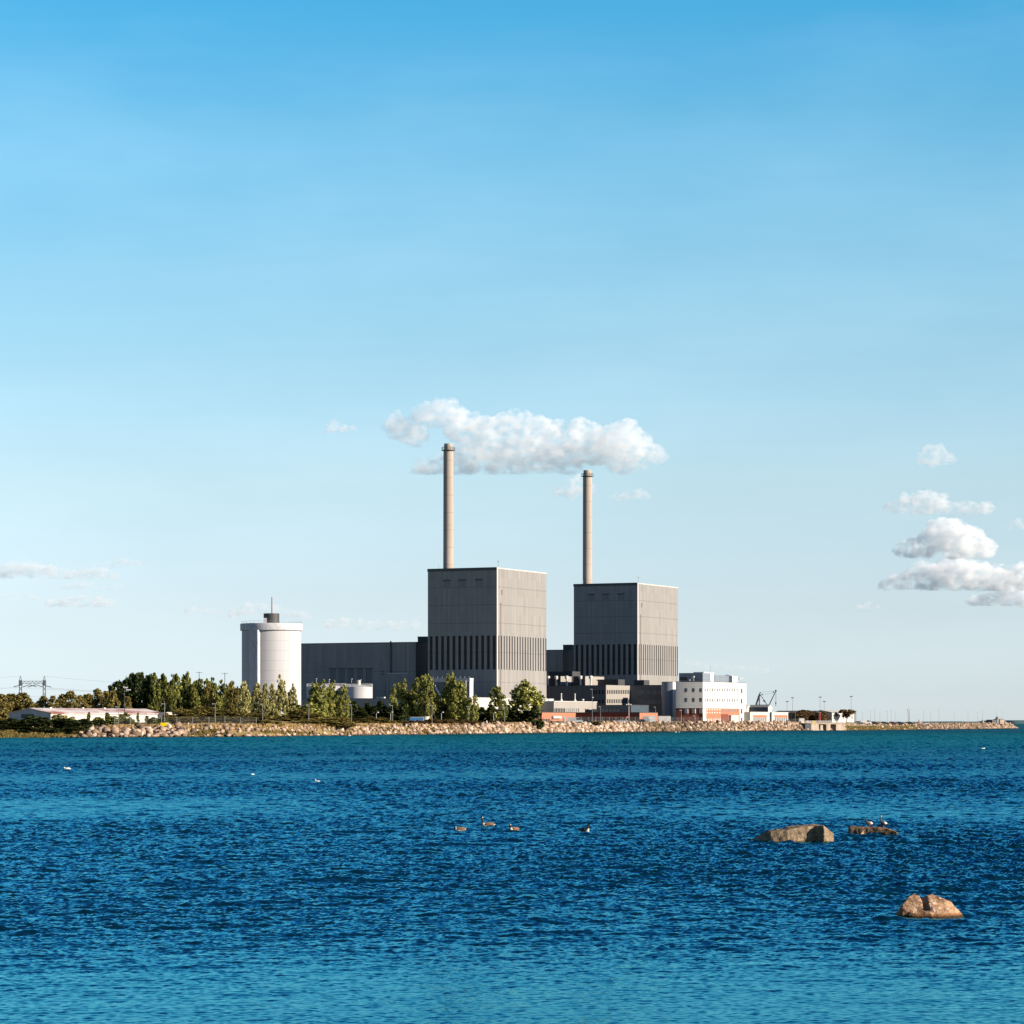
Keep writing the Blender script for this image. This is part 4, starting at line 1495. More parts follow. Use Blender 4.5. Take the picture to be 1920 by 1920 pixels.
# far left, behind the warehouse
row([(3, 1303, 30), (22, 1302, 34), (41, 1300, 34), (54, 1314, 24)], 'broadleaf_tree', 'tree', '{} tree from the left edge in the brown green clump behind the warehouse gable',
    'trees behind the warehouse gable', 'broad', L_OLIVE, 1340, 935)
row([(68, 1318, 12), (82, 1306, 22), (100, 1306, 22), (117, 1303, 26), (133, 1297, 28), (150, 1305, 22), (166, 1301, 26), (183, 1293, 24), (198, 1298, 24), (213, 1296, 22), (226, 1300, 22), (240, 1306, 16)],
    'broadleaf_tree', 'tree', '{} from the left in the row of olive trees behind the long warehouse roof', 'olive trees behind the warehouse roof', 'broad', L_OLIVE, 1335, 945)
row([(219, 1279, 36), (233, 1277, 28), (247, 1265, 32), (263, 1263, 34), (279, 1268, 30)], 'broadleaf_tree', 'tree', '{} from the left of the tall near black trees behind the warehouse',
    'dark tall trees', 'broad', L_DARK, 1335, 960)
row([(292, 1254.5, 22), (309, 1257, 26), (322, 1259, 18), (334, 1257.5, 26), (350, 1261, 20), (363, 1271, 22), (376, 1267, 26), (389, 1266, 24), (404, 1269, 24), (418, 1270, 24)], 'poplar_tree', 'tree',
    '{} from the left in the wood of tall dark green poplars left of the silo', 'tall poplars left of the silo', 'poplar', L_MID, 1335, 950)
row([(299, 1275, 26), (318, 1280, 28), (343, 1282, 28), (371, 1288, 26), (398, 1292, 30), (432, 1290, 30), (410, 1300, 36), (449, 1292, 30), (356, 1290, 30), (285, 1288, 26)], 'broadleaf_tree', 'tree',
    '{} from the left of the dark trees filling the gaps behind the poplars', 'dark trees between the poplars', 'broad', L_DARK, 1335, 970)
row([(392, 1284, 22), (431, 1275, 18), (441, 1281, 16)], 'poplar_tree', 'tree', '{} from the left of the thin pale poplars in front of the dark wood', 'pale poplars before the dark wood', 'poplar', L_OLIVE, 1338, 920)
# in front of the silo
row([(459, 1279, 19), (484, 1283, 22), (496, 1280, 18), (512, 1277, 22), (526, 1268, 26), (545, 1283, 22)], 'poplar_tree', 'tree', '{} from the left of the pale yellow green poplars in front of the white silo',
    'pale poplars before the silo', 'poplar', L_PALE, 1340, 800, 8)
row([(470, 1306, 28), (505, 1312, 32), (535, 1312, 30), (553, 1320, 26)], 'broadleaf_tree', 'tree', '{} from the left of the low dark trees under the pale poplars by the silo', 'low dark trees by the silo', 'broad', L_MID, 1340, 815, 8)
# right of the silo, in front of the tanks
row([(587, 1283, 20), (600, 1275, 28), (622, 1277, 18), (632, 1287, 16), (643, 1282, 22), (613, 1288, 24)], 'poplar_tree', 'tree', '{} from the left of the poplars in front of the white tanks', 'poplars before the tanks', 'poplar', L_POP, 1340, 812, 8)
row([(594, 1305, 30), (618, 1306, 30), (640, 1308, 26)], 'broadleaf_tree', 'tree', '{} from the left of the dark low trees under the poplars by the tanks', 'low dark trees by the tanks', 'broad', L_MID, 1340, 825, 6)
plant('round_bush', 'bush', 'round bright yellow green bush right of the silo foot', None, 'bush', L_POP, 583, 1315, 1336, 34, 790)
row([(664, 1315, 30), (689, 1318, 28), (714, 1314, 30), (738, 1318, 28), (757, 1320, 26), (700, 1324, 34), (676, 1326, 32), (652, 1322, 30), (728, 1326, 34), (750, 1328, 34), (706, 1334, 36), (682, 1336, 36), (735, 1336, 36)], 'pine_tree', 'tree', '{} from the left of the dark pines in front of the blue grey service building',
    'dark pines before the service building', 'pine', L_DARK, 1345, 840, 8)
# the clump in the middle
row([(737, 1283, 14), (753, 1274, 26), (778, 1271, 22), (795, 1265.5, 28), (807, 1265.5, 20)], 'poplar_tree', 'tree', '{} from the left of the bright poplars standing left of the pipework block', 'bright poplars left of the pipework block', 'poplar', L_POP, 1350, 880, 8)
row([(836, 1286, 18), (847, 1263, 24), (867, 1267.5, 32), (830, 1308, 20), (889, 1301, 16), (856, 1290, 30)], 'poplar_tree', 'tree', '{} from the left of the bright poplars standing in front of the pipework block', 'bright poplars before the pipework block', 'poplar', L_POP, 1352, 885, 8)
row([(766, 1300, 28), (784, 1302, 30), (815, 1300, 30), (845, 1318, 34), (872, 1316, 34)], 'broadleaf_tree', 'tree', '{} from the left of the dark leafy trees filling in below the bright poplars', 'dark trees below the bright poplars', 'broad', L_DARK, 1352, 895, 6)
row([(775, 1330, 34), (800, 1332, 34), (826, 1326, 34), (888, 1324, 34), (905, 1326, 32), (923, 1322, 30), (949, 1322, 34), (962, 1326, 30), (1003, 1322, 30), (845, 1326, 36), (866, 1326, 36), (788, 1340, 36), (812, 1340, 36), (838, 1338, 36), (880, 1336, 36), (937, 1330, 36), (914, 1336, 34), (985, 1332, 34)], 'pine_tree', 'tree',
    '{} from the left of the low dark pines at the foot of the poplars', 'low dark pines along the bank', 'pine', L_DARK, 1355, 915, 5)
plant('poplar_tree', 'tree', 'dark crowned poplar standing alone in front of the corner of the nearer reactor cube', None, 'poplar', L_MID, 935, 1282.5, 1355, 32, 905)
plant('poplar_tree', 'tree', 'broad bright poplar in front of the sunlit face of the nearer reactor cube', None, 'poplar', L_POP, 987, 1276.5, 1356, 50, 930)
plant('round_bush', 'bush', 'rounded green bush at the foot of the broad bright poplar', None, 'bush', L_MID, 975, 1335, 1357, 40, 922)
# right hand shore
row([(1500, 1335, 26), (1509, 1331.5, 34), (1524, 1336, 30), (1541, 1335, 26)], 'broadleaf_tree', 'tree', '{} from the left of the russet trees in front of the long dark shed', 'russet trees before the long shed', 'broad', L_RUST, 1350, 1290, 6)
plant('umbrella_tree', 'tree', 'umbrella shaped russet tree in front of the white house', None, 'umbrella', L_RUST, 1587, 1331, 1353, 34, 1298)
plant('umbrella_tree', 'tree', 'small russet tree crown left of the white house', None, 'umbrella', L_RUST, 1562, 1337, 1353, 22, 1300)

# bushes
row([(4, 1350, 34, 655), (26, 1346, 36, 660), (46, 1348, 32, 655), (66, 1341.5, 34, 662), (84, 1344, 28, 655), (103, 1347, 30, 658), (122, 1346, 32, 655), (141, 1349, 30, 658), (156, 1347, 28, 656), (172, 1350, 26, 660), (188, 1348, 24, 662), (14, 1362, 40, 648), (52, 1362, 40, 648), (92, 1362, 36, 650), (130, 1363, 34, 652)],
    'dark_bush', 'bush', '{} from left of the near black bushes on the shore before the warehouse', 'dark bushes on the left shore', 'bush', L_DARK, 1375, 655)
row([(108, 1338.5, 24, 672), (120, 1340, 22, 672), (135, 1343, 18, 672)], 'pale_bush', 'bush', '{} from the left of the pale twiggy bushes against the warehouse wall', 'pale bushes at the warehouse wall', 'bush', L_PALE, 1355, 672)
row([(166, 1334, 8, 690), (202, 1335, 12, 690), (226, 1338, 14, 690), (237, 1335, 18, 692), (259, 1334, 6, 690), (276, 1341, 10, 690), (290, 1344, 24, 690), (306, 1345, 26, 690), (212, 1342, 30, 688), (240, 1346, 30, 686), (185, 1344, 24, 688)],
    'green_bush', 'bush', '{} from left of the green bushes along the sunlit warehouse wall', 'green bushes at the warehouse wall', 'bush', L_MID, 1358, 690, 14, 0.75)
row([(321, 1340, 26, 700), (312, 1336, 14, 702), (338, 1326, 30, 735), (352, 1332, 36, 730), (372, 1323, 36, 745), (395, 1325, 40, 745), (392, 1345, 18, 700), (345, 1342, 40, 705), (368, 1340, 40, 710), (416, 1330, 44, 735), (440, 1333, 44, 735), (330, 1348, 40, 695), (356, 1350, 40, 692), (384, 1350, 40, 695), (410, 1343, 44, 708), (432, 1345, 44, 705), (455, 1340, 44, 715), (478, 1336, 44, 725), (470, 1348, 44, 700), (420, 1352, 40, 692), (448, 1353, 40, 694), (500, 1350, 44, 705)],
    'heath_bush', 'bush', '{} from left of the olive brown bushes on the mounds left of the silo', 'bushes on the mounds left of the silo', 'bush', L_OLIVE, 1358, 710)
row([(566, 1328, 34, 770), (545, 1340, 44, 745), (525, 1345, 44, 735), (588, 1336, 36, 768), (605, 1346, 44, 745), (628, 1342, 46, 760), (575, 1350, 40, 735), (555, 1353, 40, 730), (640, 1350, 44, 752), (622, 1354, 40, 745), (694, 1343, 28, 800), (712, 1345, 30, 800), (676, 1347, 36, 795), (725, 1349, 30, 800), (660, 1352, 36, 780), (697, 1353, 34, 790), (748, 1350, 34, 812)],
    'heath_bush', 'bush', '{} from left of the bushes on mounds between silo and blue container', 'bushes on the mounds right of the silo', 'bush', L_OLIVE, 1360, 760)
row([(px, top, wd_, float(np.interp(px, PXS, SY)) + 20) for px, top, wd_ in ((768, 1350.5, 30), (786, 1350, 30), (812, 1347, 34), (832, 1349, 34), (853, 1348, 34), (872, 1349, 34), (892, 1351, 30), (912, 1352, 26), (925, 1351, 26))],
    'heath_bush', 'bush', '{} from left of the low bushes on the bank below the bright poplars', 'low bushes below the bright poplars', 'bush', L_RUST, 1360, 845)
plant('heath_bush', 'bush', 'flat green bush on the bank in front of the brick range and parked cars', None, 'bush', L_POP, 1105, 1351.3, 1358, 42, 995)
# ------------------------------------------------------------------ lamps, masts, pylons
def lamp_proto(h, arm, label, loc, thick=0.09, name='street_lamp', m=None):
    m = m or m_steel
    T = thing(name, label, 'street lamp', loc, 0.0, None)
    MB().tube((0, 0, -0.4), (0, 0, h), thick, thick * 0.6, 8).build('pole', m, T)
    hd = MB().box(-arm, 0.15, -0.14, 0.14, h, h + 0.2).box(-arm, -arm * 0.35, -0.16, 0.16, h - 0.06, h - 0.003)
    hd.build('lamp_head', m, T)
    return T


def gl(px, D):
    x = wx(px, D)
    return x, ground_z(x, D - shore(x))


tall = [(222.5, 1326, 1), (308.5, 1320.3, 1), (403.5, 1320.3, 1), (492.5, 1321, 1), (579, 1322.3, 1), (659, 1322.5, 1), (736, 1323.3, 1), (810, 1323.3, 1), (879, 1325, 1), (946, 1326, 1), (1011, 1327, 1)]
for i, (px, top, k) in enumerate(tall):
    D = float(np.interp(px, PXS, SY)) + 17
    x, z = gl(px, D)
    T = lamp_proto(wz(top, D) - z, 0.75, '{} from the left in the row of tall street lamps along the stone bank'.format(ORD[i + 1]), (x, D, z), 0.085)
    T['group'] = 'street lamps along the stone bank'
for i, (px, top) in enumerate([(705.5, 1336), (732.5, 1335.5), (827.5, 1335.8), (925.5, 1336.3)]):
    D = float(np.interp(px, PXS, SY)) + 26
    x, z = gl(px, D)
    T = thing('path_lamp', '{} from the left of the short path lamps with a pale curved head'.format(ORD[i + 1]), 'street lamp', (x, D, z), 0, 'short path lamps')
    h = wz(top, D) - z
    MB().tube((0, 0, -0.4), (0, 0, h - 0.3), 0.09, 0.07, 8).tube((0, 0, h - 0.3), (0.3, 0, h), 0.07, 0.07, 8).build('pole', m_panel, T)
    MB().lathe([(0.08, 0), (0.28, 0.1), (0.26, 0.28), (0.05, 0.36)], 12, (0.42, 0, h - 0.14)).build('lamp_head', m_wsteel, T)
for px, top, lab in ((1126, 1325.5, 'grey street lamp with a double head in front of the orange canopy'), (1229, 1326.3, 'street lamp in front of the dark office range, above the white containers'), (1110.5, 1292.8, 'tall thin lamp mast with two small floodlights before the dark office block'), (1277.5, 1332, 'plain white lamp post in front of the brick corner of the white office'), (1303, 1343, 'short white lamp post before the brick base of the white office'), (1491, 1333, 'lamp post by the white kiosk, before the russet trees'), (1534, 1334, 'lamp post behind the sluice railing')):
    D = float(np.interp(px, PXS, SY)) + 22
    x, z = gl(px, D)
    T = lamp_proto(wz(top, D) - z, 0.7, lab, (x, D, z), 0.08, m=m_panel if px in (1277.5, 1303) else m_steel)
    T['group'] = 'lamp posts along the plant fence'
    if px == 1110.5:
        for zz in (7.0, 8.6):
            MB().cbox((0.25, 0, zz), 0.5, 0.4, 0.35).build('floodlight', m_wsteel, T)
D = 1075
x, z = gl(1179, D)
T = thing('floodlight_mast', 'stout pinkish mast with a cluster of floodlights before the brick range', 'light mast', (x, D, z))
h = wz(1321, D) - z
MB().tube((0, 0, -0.4), (0, 0, h), 0.2, 0.16, 8).build('pole', mat('pink_grey_paint', (0.42, 0.33, 0.32), 0.6, 0.3, 0.1), T)
MB().box(-0.9, 0.9, -0.12, 0.12, h - 0.35, h - 0.2).build('crossbar', m_dsteel, T)
for k in (-0.75, 0.0, 0.75):
    MB().cbox((k, -0.3, h - 0.2), 0.5, 0.35, 0.4).build('floodlight', m_wsteel, T)
# floodlight mast by the warehouse
D = 775
x, z = gl(233.5, D)
T = thing('floodlight_mast', 'slim dark mast carrying two white floodlights behind the warehouse', 'light mast', (x, D, z))
h = wz(1283, D) - z
MB().tube((0, 0, -0.4), (0, 0, h), 0.16, 0.06, 8).build('pole', m_dsteel, T)
for px, py in ((235.5, 1289), (241, 1293.5)):
    xx, zz = wx(px, D) - x, wz(py, D) - z
    MB().tube((0, 0, zz - 0.3), (xx, 0, zz - 0.3), 0.06).box(xx - 0.55, xx + 0.55, -0.2, 0.2, zz - 0.12, zz + 0.14).box(xx - 0.6, xx - 0.45, -0.2, 0.2, zz + 0.143, zz + 0.35).build('floodlight', m_wsteel, T)


def mast(px, top, D, label, hw, name='high_mast_light', thick=0.12):
    x, z = gl(px, D)
    if z < 0:
        z = 3.2
    T = thing(name, label, 'light mast', (x, D, z), 0, 'high mast lights on the right')
    h = wz(top, D) - z
    MB().tube((0, 0, -0.5), (0, 0, h), thick, thick * 0.6, 8).build('pole', m_steel, T)
    MB().box(-hw, hw, -0.35, 0.35, h + 0.003, h + 0.35).build('lamp_head', m_dsteel, T)


for i, (px, top) in enumerate([(1476, 1316.2), (1486, 1309), (1537.7, 1307.8), (1545.5, 1316), (1596, 1306.5)]):
    mast(px, top, 1345 + i * 4, '{} from the left of the high mast lights with flat heads on the right'.format(ORD[i + 1]), 0.62)
for i, (px, top) in enumerate([(1606, 1333), (1617, 1336), (1632, 1333), (1640, 1331), (1650, 1336), (1664, 1334), (1671, 1332), (1678.5, 1335), (1732, 1332), (1745, 1336), (1760.5, 1331), (1789, 1335), (1815, 1333), (1833, 1335.5), (1842, 1332), (1868, 1335), (1879, 1334)]):
    xx = xshore(px)
    D = shore(xx) + 11.8
    x = wx(px, D)
    T = thing('pier_lamp', '{} from the left of the hair thin lamp posts along the pier'.format(ORD[i + 1]), 'street lamp', (x, D, ground_z(x, 11)), 0, 'lamp posts along the pier')
    h = wz(top, D) - ground_z(x, 11)
    MB().tube((0, 0, -0.4), (0, 0, h), 0.06, 0.035, 6).build('pole', m_steel, T)
    MB().box(-0.3, 0.1, -0.1, 0.1, h, h + 0.14).build('lamp_head', m_steel, T)
# lattice radio mast on the pier
D = 1400 + 6
x = wx(1701.5, D)
T = thing('radio_mast', 'lattice radio mast standing on the pier behind the parked cars', 'mast', (x, shore(x) + 10, 3.2))
h = wz(1325, D) - 3.2
ms = MB()
for sx_, sy_ in ((-1, -1), (1, -1), (1, 1), (-1, 1)):
    ms.tube((sx_ * 0.42, sy_ * 0.42, -0.3), (sx_ * 0.22, sy_ * 0.22, h * 0.85), 0.05, n=5)
n = 9
for k in range(n):
    z0, z1 = h * 0.85 * k / n, h * 0.85 * (k + 1) / n
    w0, w1 = 0.42 - 0.2 * k / n, 0.42 - 0.2 * (k + 1) / n
    for s in (1, -1):
        ms.tube((-w0 * s, -w0, z0), (w1 * s, -w1, z1), 0.03, n=4)
        ms.tube((-w0 * s, w0, z0), (w1 * s, w1, z1), 0.03, n=4)
ms.tube((0, 0, h * 0.84), (0, 0, h), 0.05)
ms.build('lattice', m_steel, T)
for zz in (0.55, 0.72, 0.82):
    MB().lathe([(0.05, 0), (0.4, 0.1), (0.4, 0.35), (0.05, 0.5)], 12, (-0.45, -0.2, h * zz)).build('dish', m_wsteel, T)

# ---- pylons
m_lat = mat('pylon_steel', (0.10, 0.115, 0.13), 0.6, 0.4, 0.1)


def pylon(px0, px1, top, D, label, beam_py):
    xm = (wx(px0, D) + wx(px1, D)) / 2
    half = (wx(px1, D) - wx(px0, D)) / 2
    T = thing('power_pylon', label, 'pylon', (xm, D, 3.5))
    zt, zb = wz(top, D) - 3.5, wz(beam_py, D) - 3.5
    for s in (-1, 1):
        lg = MB()
        for a, b_ in ((-1, -1), (1, -1), (1, 1), (-1, 1)):
            lg.tube((s * half + a * 0.75, b_ * 0.75, -0.5), (s * half + a * 0.55, b_ * 0.55, zb + 1.0), 0.13, n=5)
            lg.tube((s * half + a * 0.55, b_ * 0.55, zb + 1.0), (s * half + a * 0.12, b_ * 0.12, zt), 0.12, n=5)
        n = 8
        for k in range(n):
            z0, z1 = (zb + 1) * k / n, (zb + 1) * (k + 1) / n
            for f in (-1, 1):
                lg.tube((s * half - f * 0.72, -0.7, z0), (s * half + f * 0.7, -0.7, z1), 0.07, n=4)
                lg.tube((s * half - f * 0.72, 0.7, z0), (s * half + f * 0.7, 0.7, z1), 0.07, n=4)
        lg.build('leg', m_lat, T)
        MB().box(s * half - 0.8, s * half + 0.8, -0.8, 0.8, zb - 0.9, zb + 1.5).build('joint_box', m_lat, T)
    bm_ = MB()
    for f in (-1, 1):
        bm_.tube((-half, f * 0.6, zb + 1.1), (half, f * 0.6, zb + 1.1), 0.09, n=5)
        bm_.tube((-half, f * 0.6, zb - 0.2), (half, f * 0.6, zb - 0.2), 0.09, n=5)
        n = 12
        for k in range(n):
            xa, xb = -half + 2 * half * k / n, -half + 2 * half * (k + 1) / n
            bm_.tube((xa, f * 0.6, zb - 0.2 if k % 2 else zb + 1.1), (xb, f * 0.6, zb + 1.1 if k % 2 else zb - 0.2), 0.07, n=4)
    bm_.build('crossbeam', m_lat, T)
    k_ = D / F
    z1 = zb - 7 * k_
    for xa, za, xb, zb_ in ((-half + 4.5 * k_, -4.3, -half - 13 * k_, -8), (half - 4.5 * k_, -4.3, half + 13 * k_, -9), (-5.5 * k_, -4.3, -18 * k_, -8.4), (-5.5 * k_, -4.3, 8 * k_, -8.4), (6.5 * k_, -4.3, 19 * k_, -8.4), (6.5 * k_, -4.3, -9 * k_, -8.8)):
        MB().tube((xa, 0, zb + za * k_ + 0.4), (xb, 0, zb + zb_ * k_ + 0.4), 0.2, n=6).build('insulator', m_lat, T)
    return xm, half, zb + 3.5, T


xm, half, zb, PT = pylon(38.5, 83.2, 1267.5, 1500, 'wide portal shaped power pylon above the trees at the far left', 1281)
i = 0
for (xa, za, xb, zb_, d) in ((25, 1288.5, -300, 1292, 1500), (25, 1288.5, 460, 1300, 1500), (42, 1288.6, -300, 1294, 1500), (95, 1290, 470, 1297, 1500), (72, 1289, 480, 1303, 1500), (38.5, 1267.5, -300, 1270, 1500), (83.2, 1268, 470, 1287, 1500), (20, 1308, 260, 1309, 1480), (10, 1311.5, 260, 1311, 1490), (20, 1302, 240, 1305, 1470)):
    i += 1
    p0, p1 = P(xa, za, d), P(xb, zb_, d + (250 if xb > xa else -40))
    wl = MB()
    N = 14
    pts = [p0.lerp(p1, k / N) - Vector((0, 0, 1.6 * 4 * (k / N) * (1 - k / N))) for k in range(N + 1)]
    for a, b_ in zip(pts, pts[1:]):
        wl.tube(a, b_, 0.05, n=4)
    o = wl.build('power_line', m_lat)
    tag(o, 'thin sagging power line strung across the sky from the portal pylon at far left', 'cable', 'power lines at the far left')
for i, (px, top) in enumerate(((373.5, 1259.5), (421.5, 1261.3))):
    D = 1250
    x = wx(px, D)
    T = thing('power_pole', ('left', 'right')[i] + ' one of two T shaped power poles rising above the poplars left of the silo', 'pole', (x, D, 3.8), 0, 'T shaped power poles')
    h = wz(top, D) - 3.8
    MB().tube((0, 0, -0.5), (0, 0, h), 0.2, 0.13, 8).build('pole', m_lat, T)
    MB().box(-1.4, 1.4, -0.1, 0.1, h - 0.45, h - 0.3).build('crossarm', m_lat, T)

# ------------------------------------------------------------------ harbour crane
D = 1285.0
cx0 = wx(1437, D)
T = thing('harbour_crane', 'dark harbour crane with a mast frame and a raised jib, behind the workshop roof', 'crane', (cx0, D, 4.0))
c_ = lambda px, py, y=0.0: Vector((wx(px, D) - cx0, y, wz(py, D) - 4.0))
MB().box(-5.5, 2.5, -2.2, 2.2, -0.5, 5.0).box(-4.5, 1.5, -1.7, 1.7, 5.003, 7.4).build('machine_house', m_dsteel, T)
MB().tube(c_(1416.8, 1324), c_(1424.2, 1303), 0.34, 0.5, 8).build('back_leg', m_dsteel, T)
MB().tube(c_(1424, 1324), c_(1424.2, 1300), 0.3, 0.26, 8).build('mast', m_mid, T)
MB().tube(c_(1440, 1324), c_(1426, 1303), 0.16, 0.16, 8).tube(c_(1434.5, 1316), c_(1431.5, 1312.5), 0.36, 0.36, 8).build('strut', m_dsteel, T)
jb = MB().tube(c_(1441, 1324, -0.4), c_(1453.8, 1297.5), 0.2, 0.2, 8).tube(c_(1441, 1324, 0.4), c_(1453.8, 1297.5), 0.2, 0.2, 8).build('jib', m_dsteel, T)


def sheave(px, py, r):
    p = c_(px, py)
    MB().tube(p - Vector((0, 0.3, 0)), p + Vector((0, 0.3, 0)), r, r, 14).build('sheave', m_dsteel, T)


for px, py, r_ in ((1425.3, 1299, 0.28), (1424.4, 1302, 0.3), (1429, 1302, 0.3), (1454.6, 1295.2, 0.42), (1450.3, 1297.5, 0.3)):
    sheave(px, py, r_)
for a, b_ in (((1425.3, 1298), (1450.3, 1296)), ((1429, 1302.5), (1451, 1299.5))):
    MB().tube(c_(*a), c_(*b_), 0.045, n=5).build('stay_rope', m_lat, T)
hk = MB().tube(c_(1454.4, 1296), c_(1454.4, 1318), 0.05, n=5).tube(c_(1455.3, 1296), c_(1455.0, 1318), 0.05, n=5).build('hoist_rope', m_lat, T)
MB().tube(c_(1454.7, 1316.5), c_(1454.7, 1319.5), 0.25, 0.34, 10).tube(c_(1454.7, 1319.5), c_(1454.7, 1323.5), 0.1, 0.2, 8).build('hook_block', m_dsteel, hk)

# ------------------------------------------------------------------ cars
def car(px, D, colour, label, name='parked_car', van=False, group='cars parked on the pier', z=None):
    x = wx(px, D)
    T = thing(name, label, 'van' if van else 'car', (x, D, ground_z(x, D - shore(x)) if z is None else z), tr.choice((0, math.pi)), group)
    m = mat('car_paint', colour, 0.25, 0.6, 0.03)
    if van:
        prof = [(-2.5, 0.35), (2.3, 0.35), (2.5, 0.6), (2.45, 1.0), (1.7, 1.15), (1.2, 1.95), (-2.4, 2.0), (-2.5, 1.8)]
        win = [(1.68, 1.18), (1.22, 1.8), (0.3, 1.82), (0.3, 1.2)]
    else:
        prof = [(-2.1, 0.3), (2.1, 0.3), (2.18, 0.55), (2.1, 0.78), (1.15, 0.92), (0.45, 1.42), (-1.1, 1.45), (-1.85, 1.0), (-2.15, 0.9)]
        win = [(1.0, 0.95), (0.42, 1.36), (-1.05, 1.39), (-1.6, 1.0)]
    n = len(prof)
    vs_ = [(a, -0.86, b_) for a, b_ in prof] + [(a, 0.86, b_) for a, b_ in prof]
    MB().add(vs_, [tuple(range(n)), tuple(reversed(range(n, 2 * n)))] + [(i, n + i, n + (i + 1) % n, (i + 1) % n) for i in range(n)]).build('body', m, T)
    for s in (-1, 1):
        k = len(win)
        MB().add([(a, s * 0.875, b_) for a, b_ in win] + [(a, s * 0.863, b_) for a, b_ in win], [tuple(range(k)), tuple(reversed(range(k, 2 * k)))] + [(i, k + i, k + (i + 1) % k, (i + 1) % k) for i in range(k)]).build('window', m_glass, T)
        for xx in (-1.3, 1.35):
            MB().tube((xx, s * 0.70, 0.32), (xx, s * 0.89, 0.32), 0.32, 0.32, 14).build('wheel', m_dsteel, T)
        MB().box(2.1, 2.2, s * 0.66 - 0.15, s * 0.66 + 0.15, 0.6, 0.74).build('headlight', m_wsteel, T)
    return T


for px, c_v, lab, van in ((1609.5, (0.10, 0.14, 0.16), 'grey green car, leftmost of the cars parked on the pier', False), (1624, (0.7, 0.7, 0.7), 'white van parked on the pier left of a black car', True), (1638.5, (0.012, 0.013, 0.02), 'black car parked on the pier between the white van and green car', False),
                          (1657.5, (0.02, 0.06, 0.06), 'dark green car parked on the pier left of the dark red car', False), (1673, (0.10, 0.012, 0.015), 'dark red car parked on the pier', False), (1686, (0.012, 0.03, 0.035), 'dark car parked on the pier left of the radio mast', False),
                          (1705, (0.015, 0.015, 0.018), 'black car parked on the pier right of the radio mast', False), (1735, (0.6, 0.62, 0.65), 'pale silver car parked on the pier right of the stone heap', False)):
    D = shore(xshore(px)) + 10.6
    car(px, D, c_v, lab, van=van)
for px, c_v, lab, van in ((1079, (0.42, 0.45, 0.48), 'pale grey van parked in front of the brick range', True), (1095, (0.02, 0.022, 0.03), 'dark car parked beside the pale van before the brick range', False), (1166, (0.40, 0.42, 0.45), 'silver car parked under the orange canopy', False), (1203.5, (0.012, 0.013, 0.016), 'black car parked left of the white containers', False)):
    D = shore(xshore(px)) + 15
    car(px, D, c_v, lab, van=van, group='cars parked before the brick range')


def container(px, wpx, top, colour, label, off=18, name='container', cat='container', h=2.5):
    D = float(np.interp(px, PXS, SY)) + off
    x, z = gl(px, D)
    h = wz(top, D) - z
    wd = wpx * D / F
    T = thing(name, label, cat, (x, D, z))
    MB().box(-wd / 2, wd / 2, 0, 2.4, 0.0, h).build('body', mat('container_paint', colour, 0.5, 0.4, 0.08), T)
    MB().box(-wd / 2 - 0.04, wd / 2 + 0.04, -0.05, 2.45, h + 0.003, h + 0.1).build('roof', m_wsteel, T)
    MB().box(wd / 2 + 0.003, wd / 2 + 0.06, 0.2, 2.2, 0.2, h - 0.2).build('door', m_panel, T)
    return T


container(1211, 10, 1343.5, (0.32, 0.35, 0.38), 'grey container beside the white ones at the end of the brick range')
container(1222.5, 12, 1342.8, (0.66, 0.66, 0.66), 'tall white container, middle one of the row before the glass stair tower')
container(1246, 23, 1343, (0.62, 0.60, 0.58), 'long white container stained with brown, right one of the row')
container(1503.5, 9, 1347, (0.68, 0.68, 0.68), 'white box kiosk standing left of the sluice', 14, 'kiosk', 'kiosk')
container(1058.5, 5, 1344, (0.66, 0.66, 0.66), 'narrow white box standing before the bright brick wall', 16)
container(773, 42, 1345, (0.04, 0.16, 0.36), 'long blue container among the dark trees behind the bushes', 40)
container(1537.4, 3.2, 1336.5, (0.35, 0.03, 0.03), 'narrow tall dark red cabinet behind the sluice', 18, 'cabinet', 'cabinet')
# white boat on the hard
D = 865
x, z = gl(798, D)
T = thing('boat', 'white boat hull laid up on the bank right of the blue container', 'boat', (x, D, z))
L = 15 * D / F / 2
n = 10
st = []
zt = wz(1343.5, D) - z
for k in range(n + 1):
    a = -1 + 2 * k / n
    b_ = (1 - abs(a) ** 2.4) * 0.9 + 0.02
    zz = zt - (1.15 * (1 - abs(a) ** 3) + 0.1)
    st.append([(a * L, -b_, zt), (a * L, -b_ * 0.7, zz + 0.3), (a * L, 0, zz), (a * L, b_ * 0.7, zz + 0.3), (a * L, b_, zt)])
vs_ = [p for s in st for p in s]
fs_ = [(k * 5 + j, (k + 1) * 5 + j, (k + 1) * 5 + j + 1, k * 5 + j + 1) for k in range(n) for j in range(4)] + [(k * 5 + 4, (k + 1) * 5 + 4, (k + 1) * 5, k * 5) for k in range(n)]
MB().add(vs_, fs_).build('hull', m_wsteel, T)
cr = MB()
for s in (-1, 1):
    cr.tube((s * L * 0.5, 0.5, -0.3), (s * L * 0.5, 0.25, zt - 0.9), 0.07).tube((s * L * 0.5, -0.5, -0.3), (s * L * 0.5, -0.25, zt - 0.9), 0.07)
cr.build('cradle', m_dsteel, T)

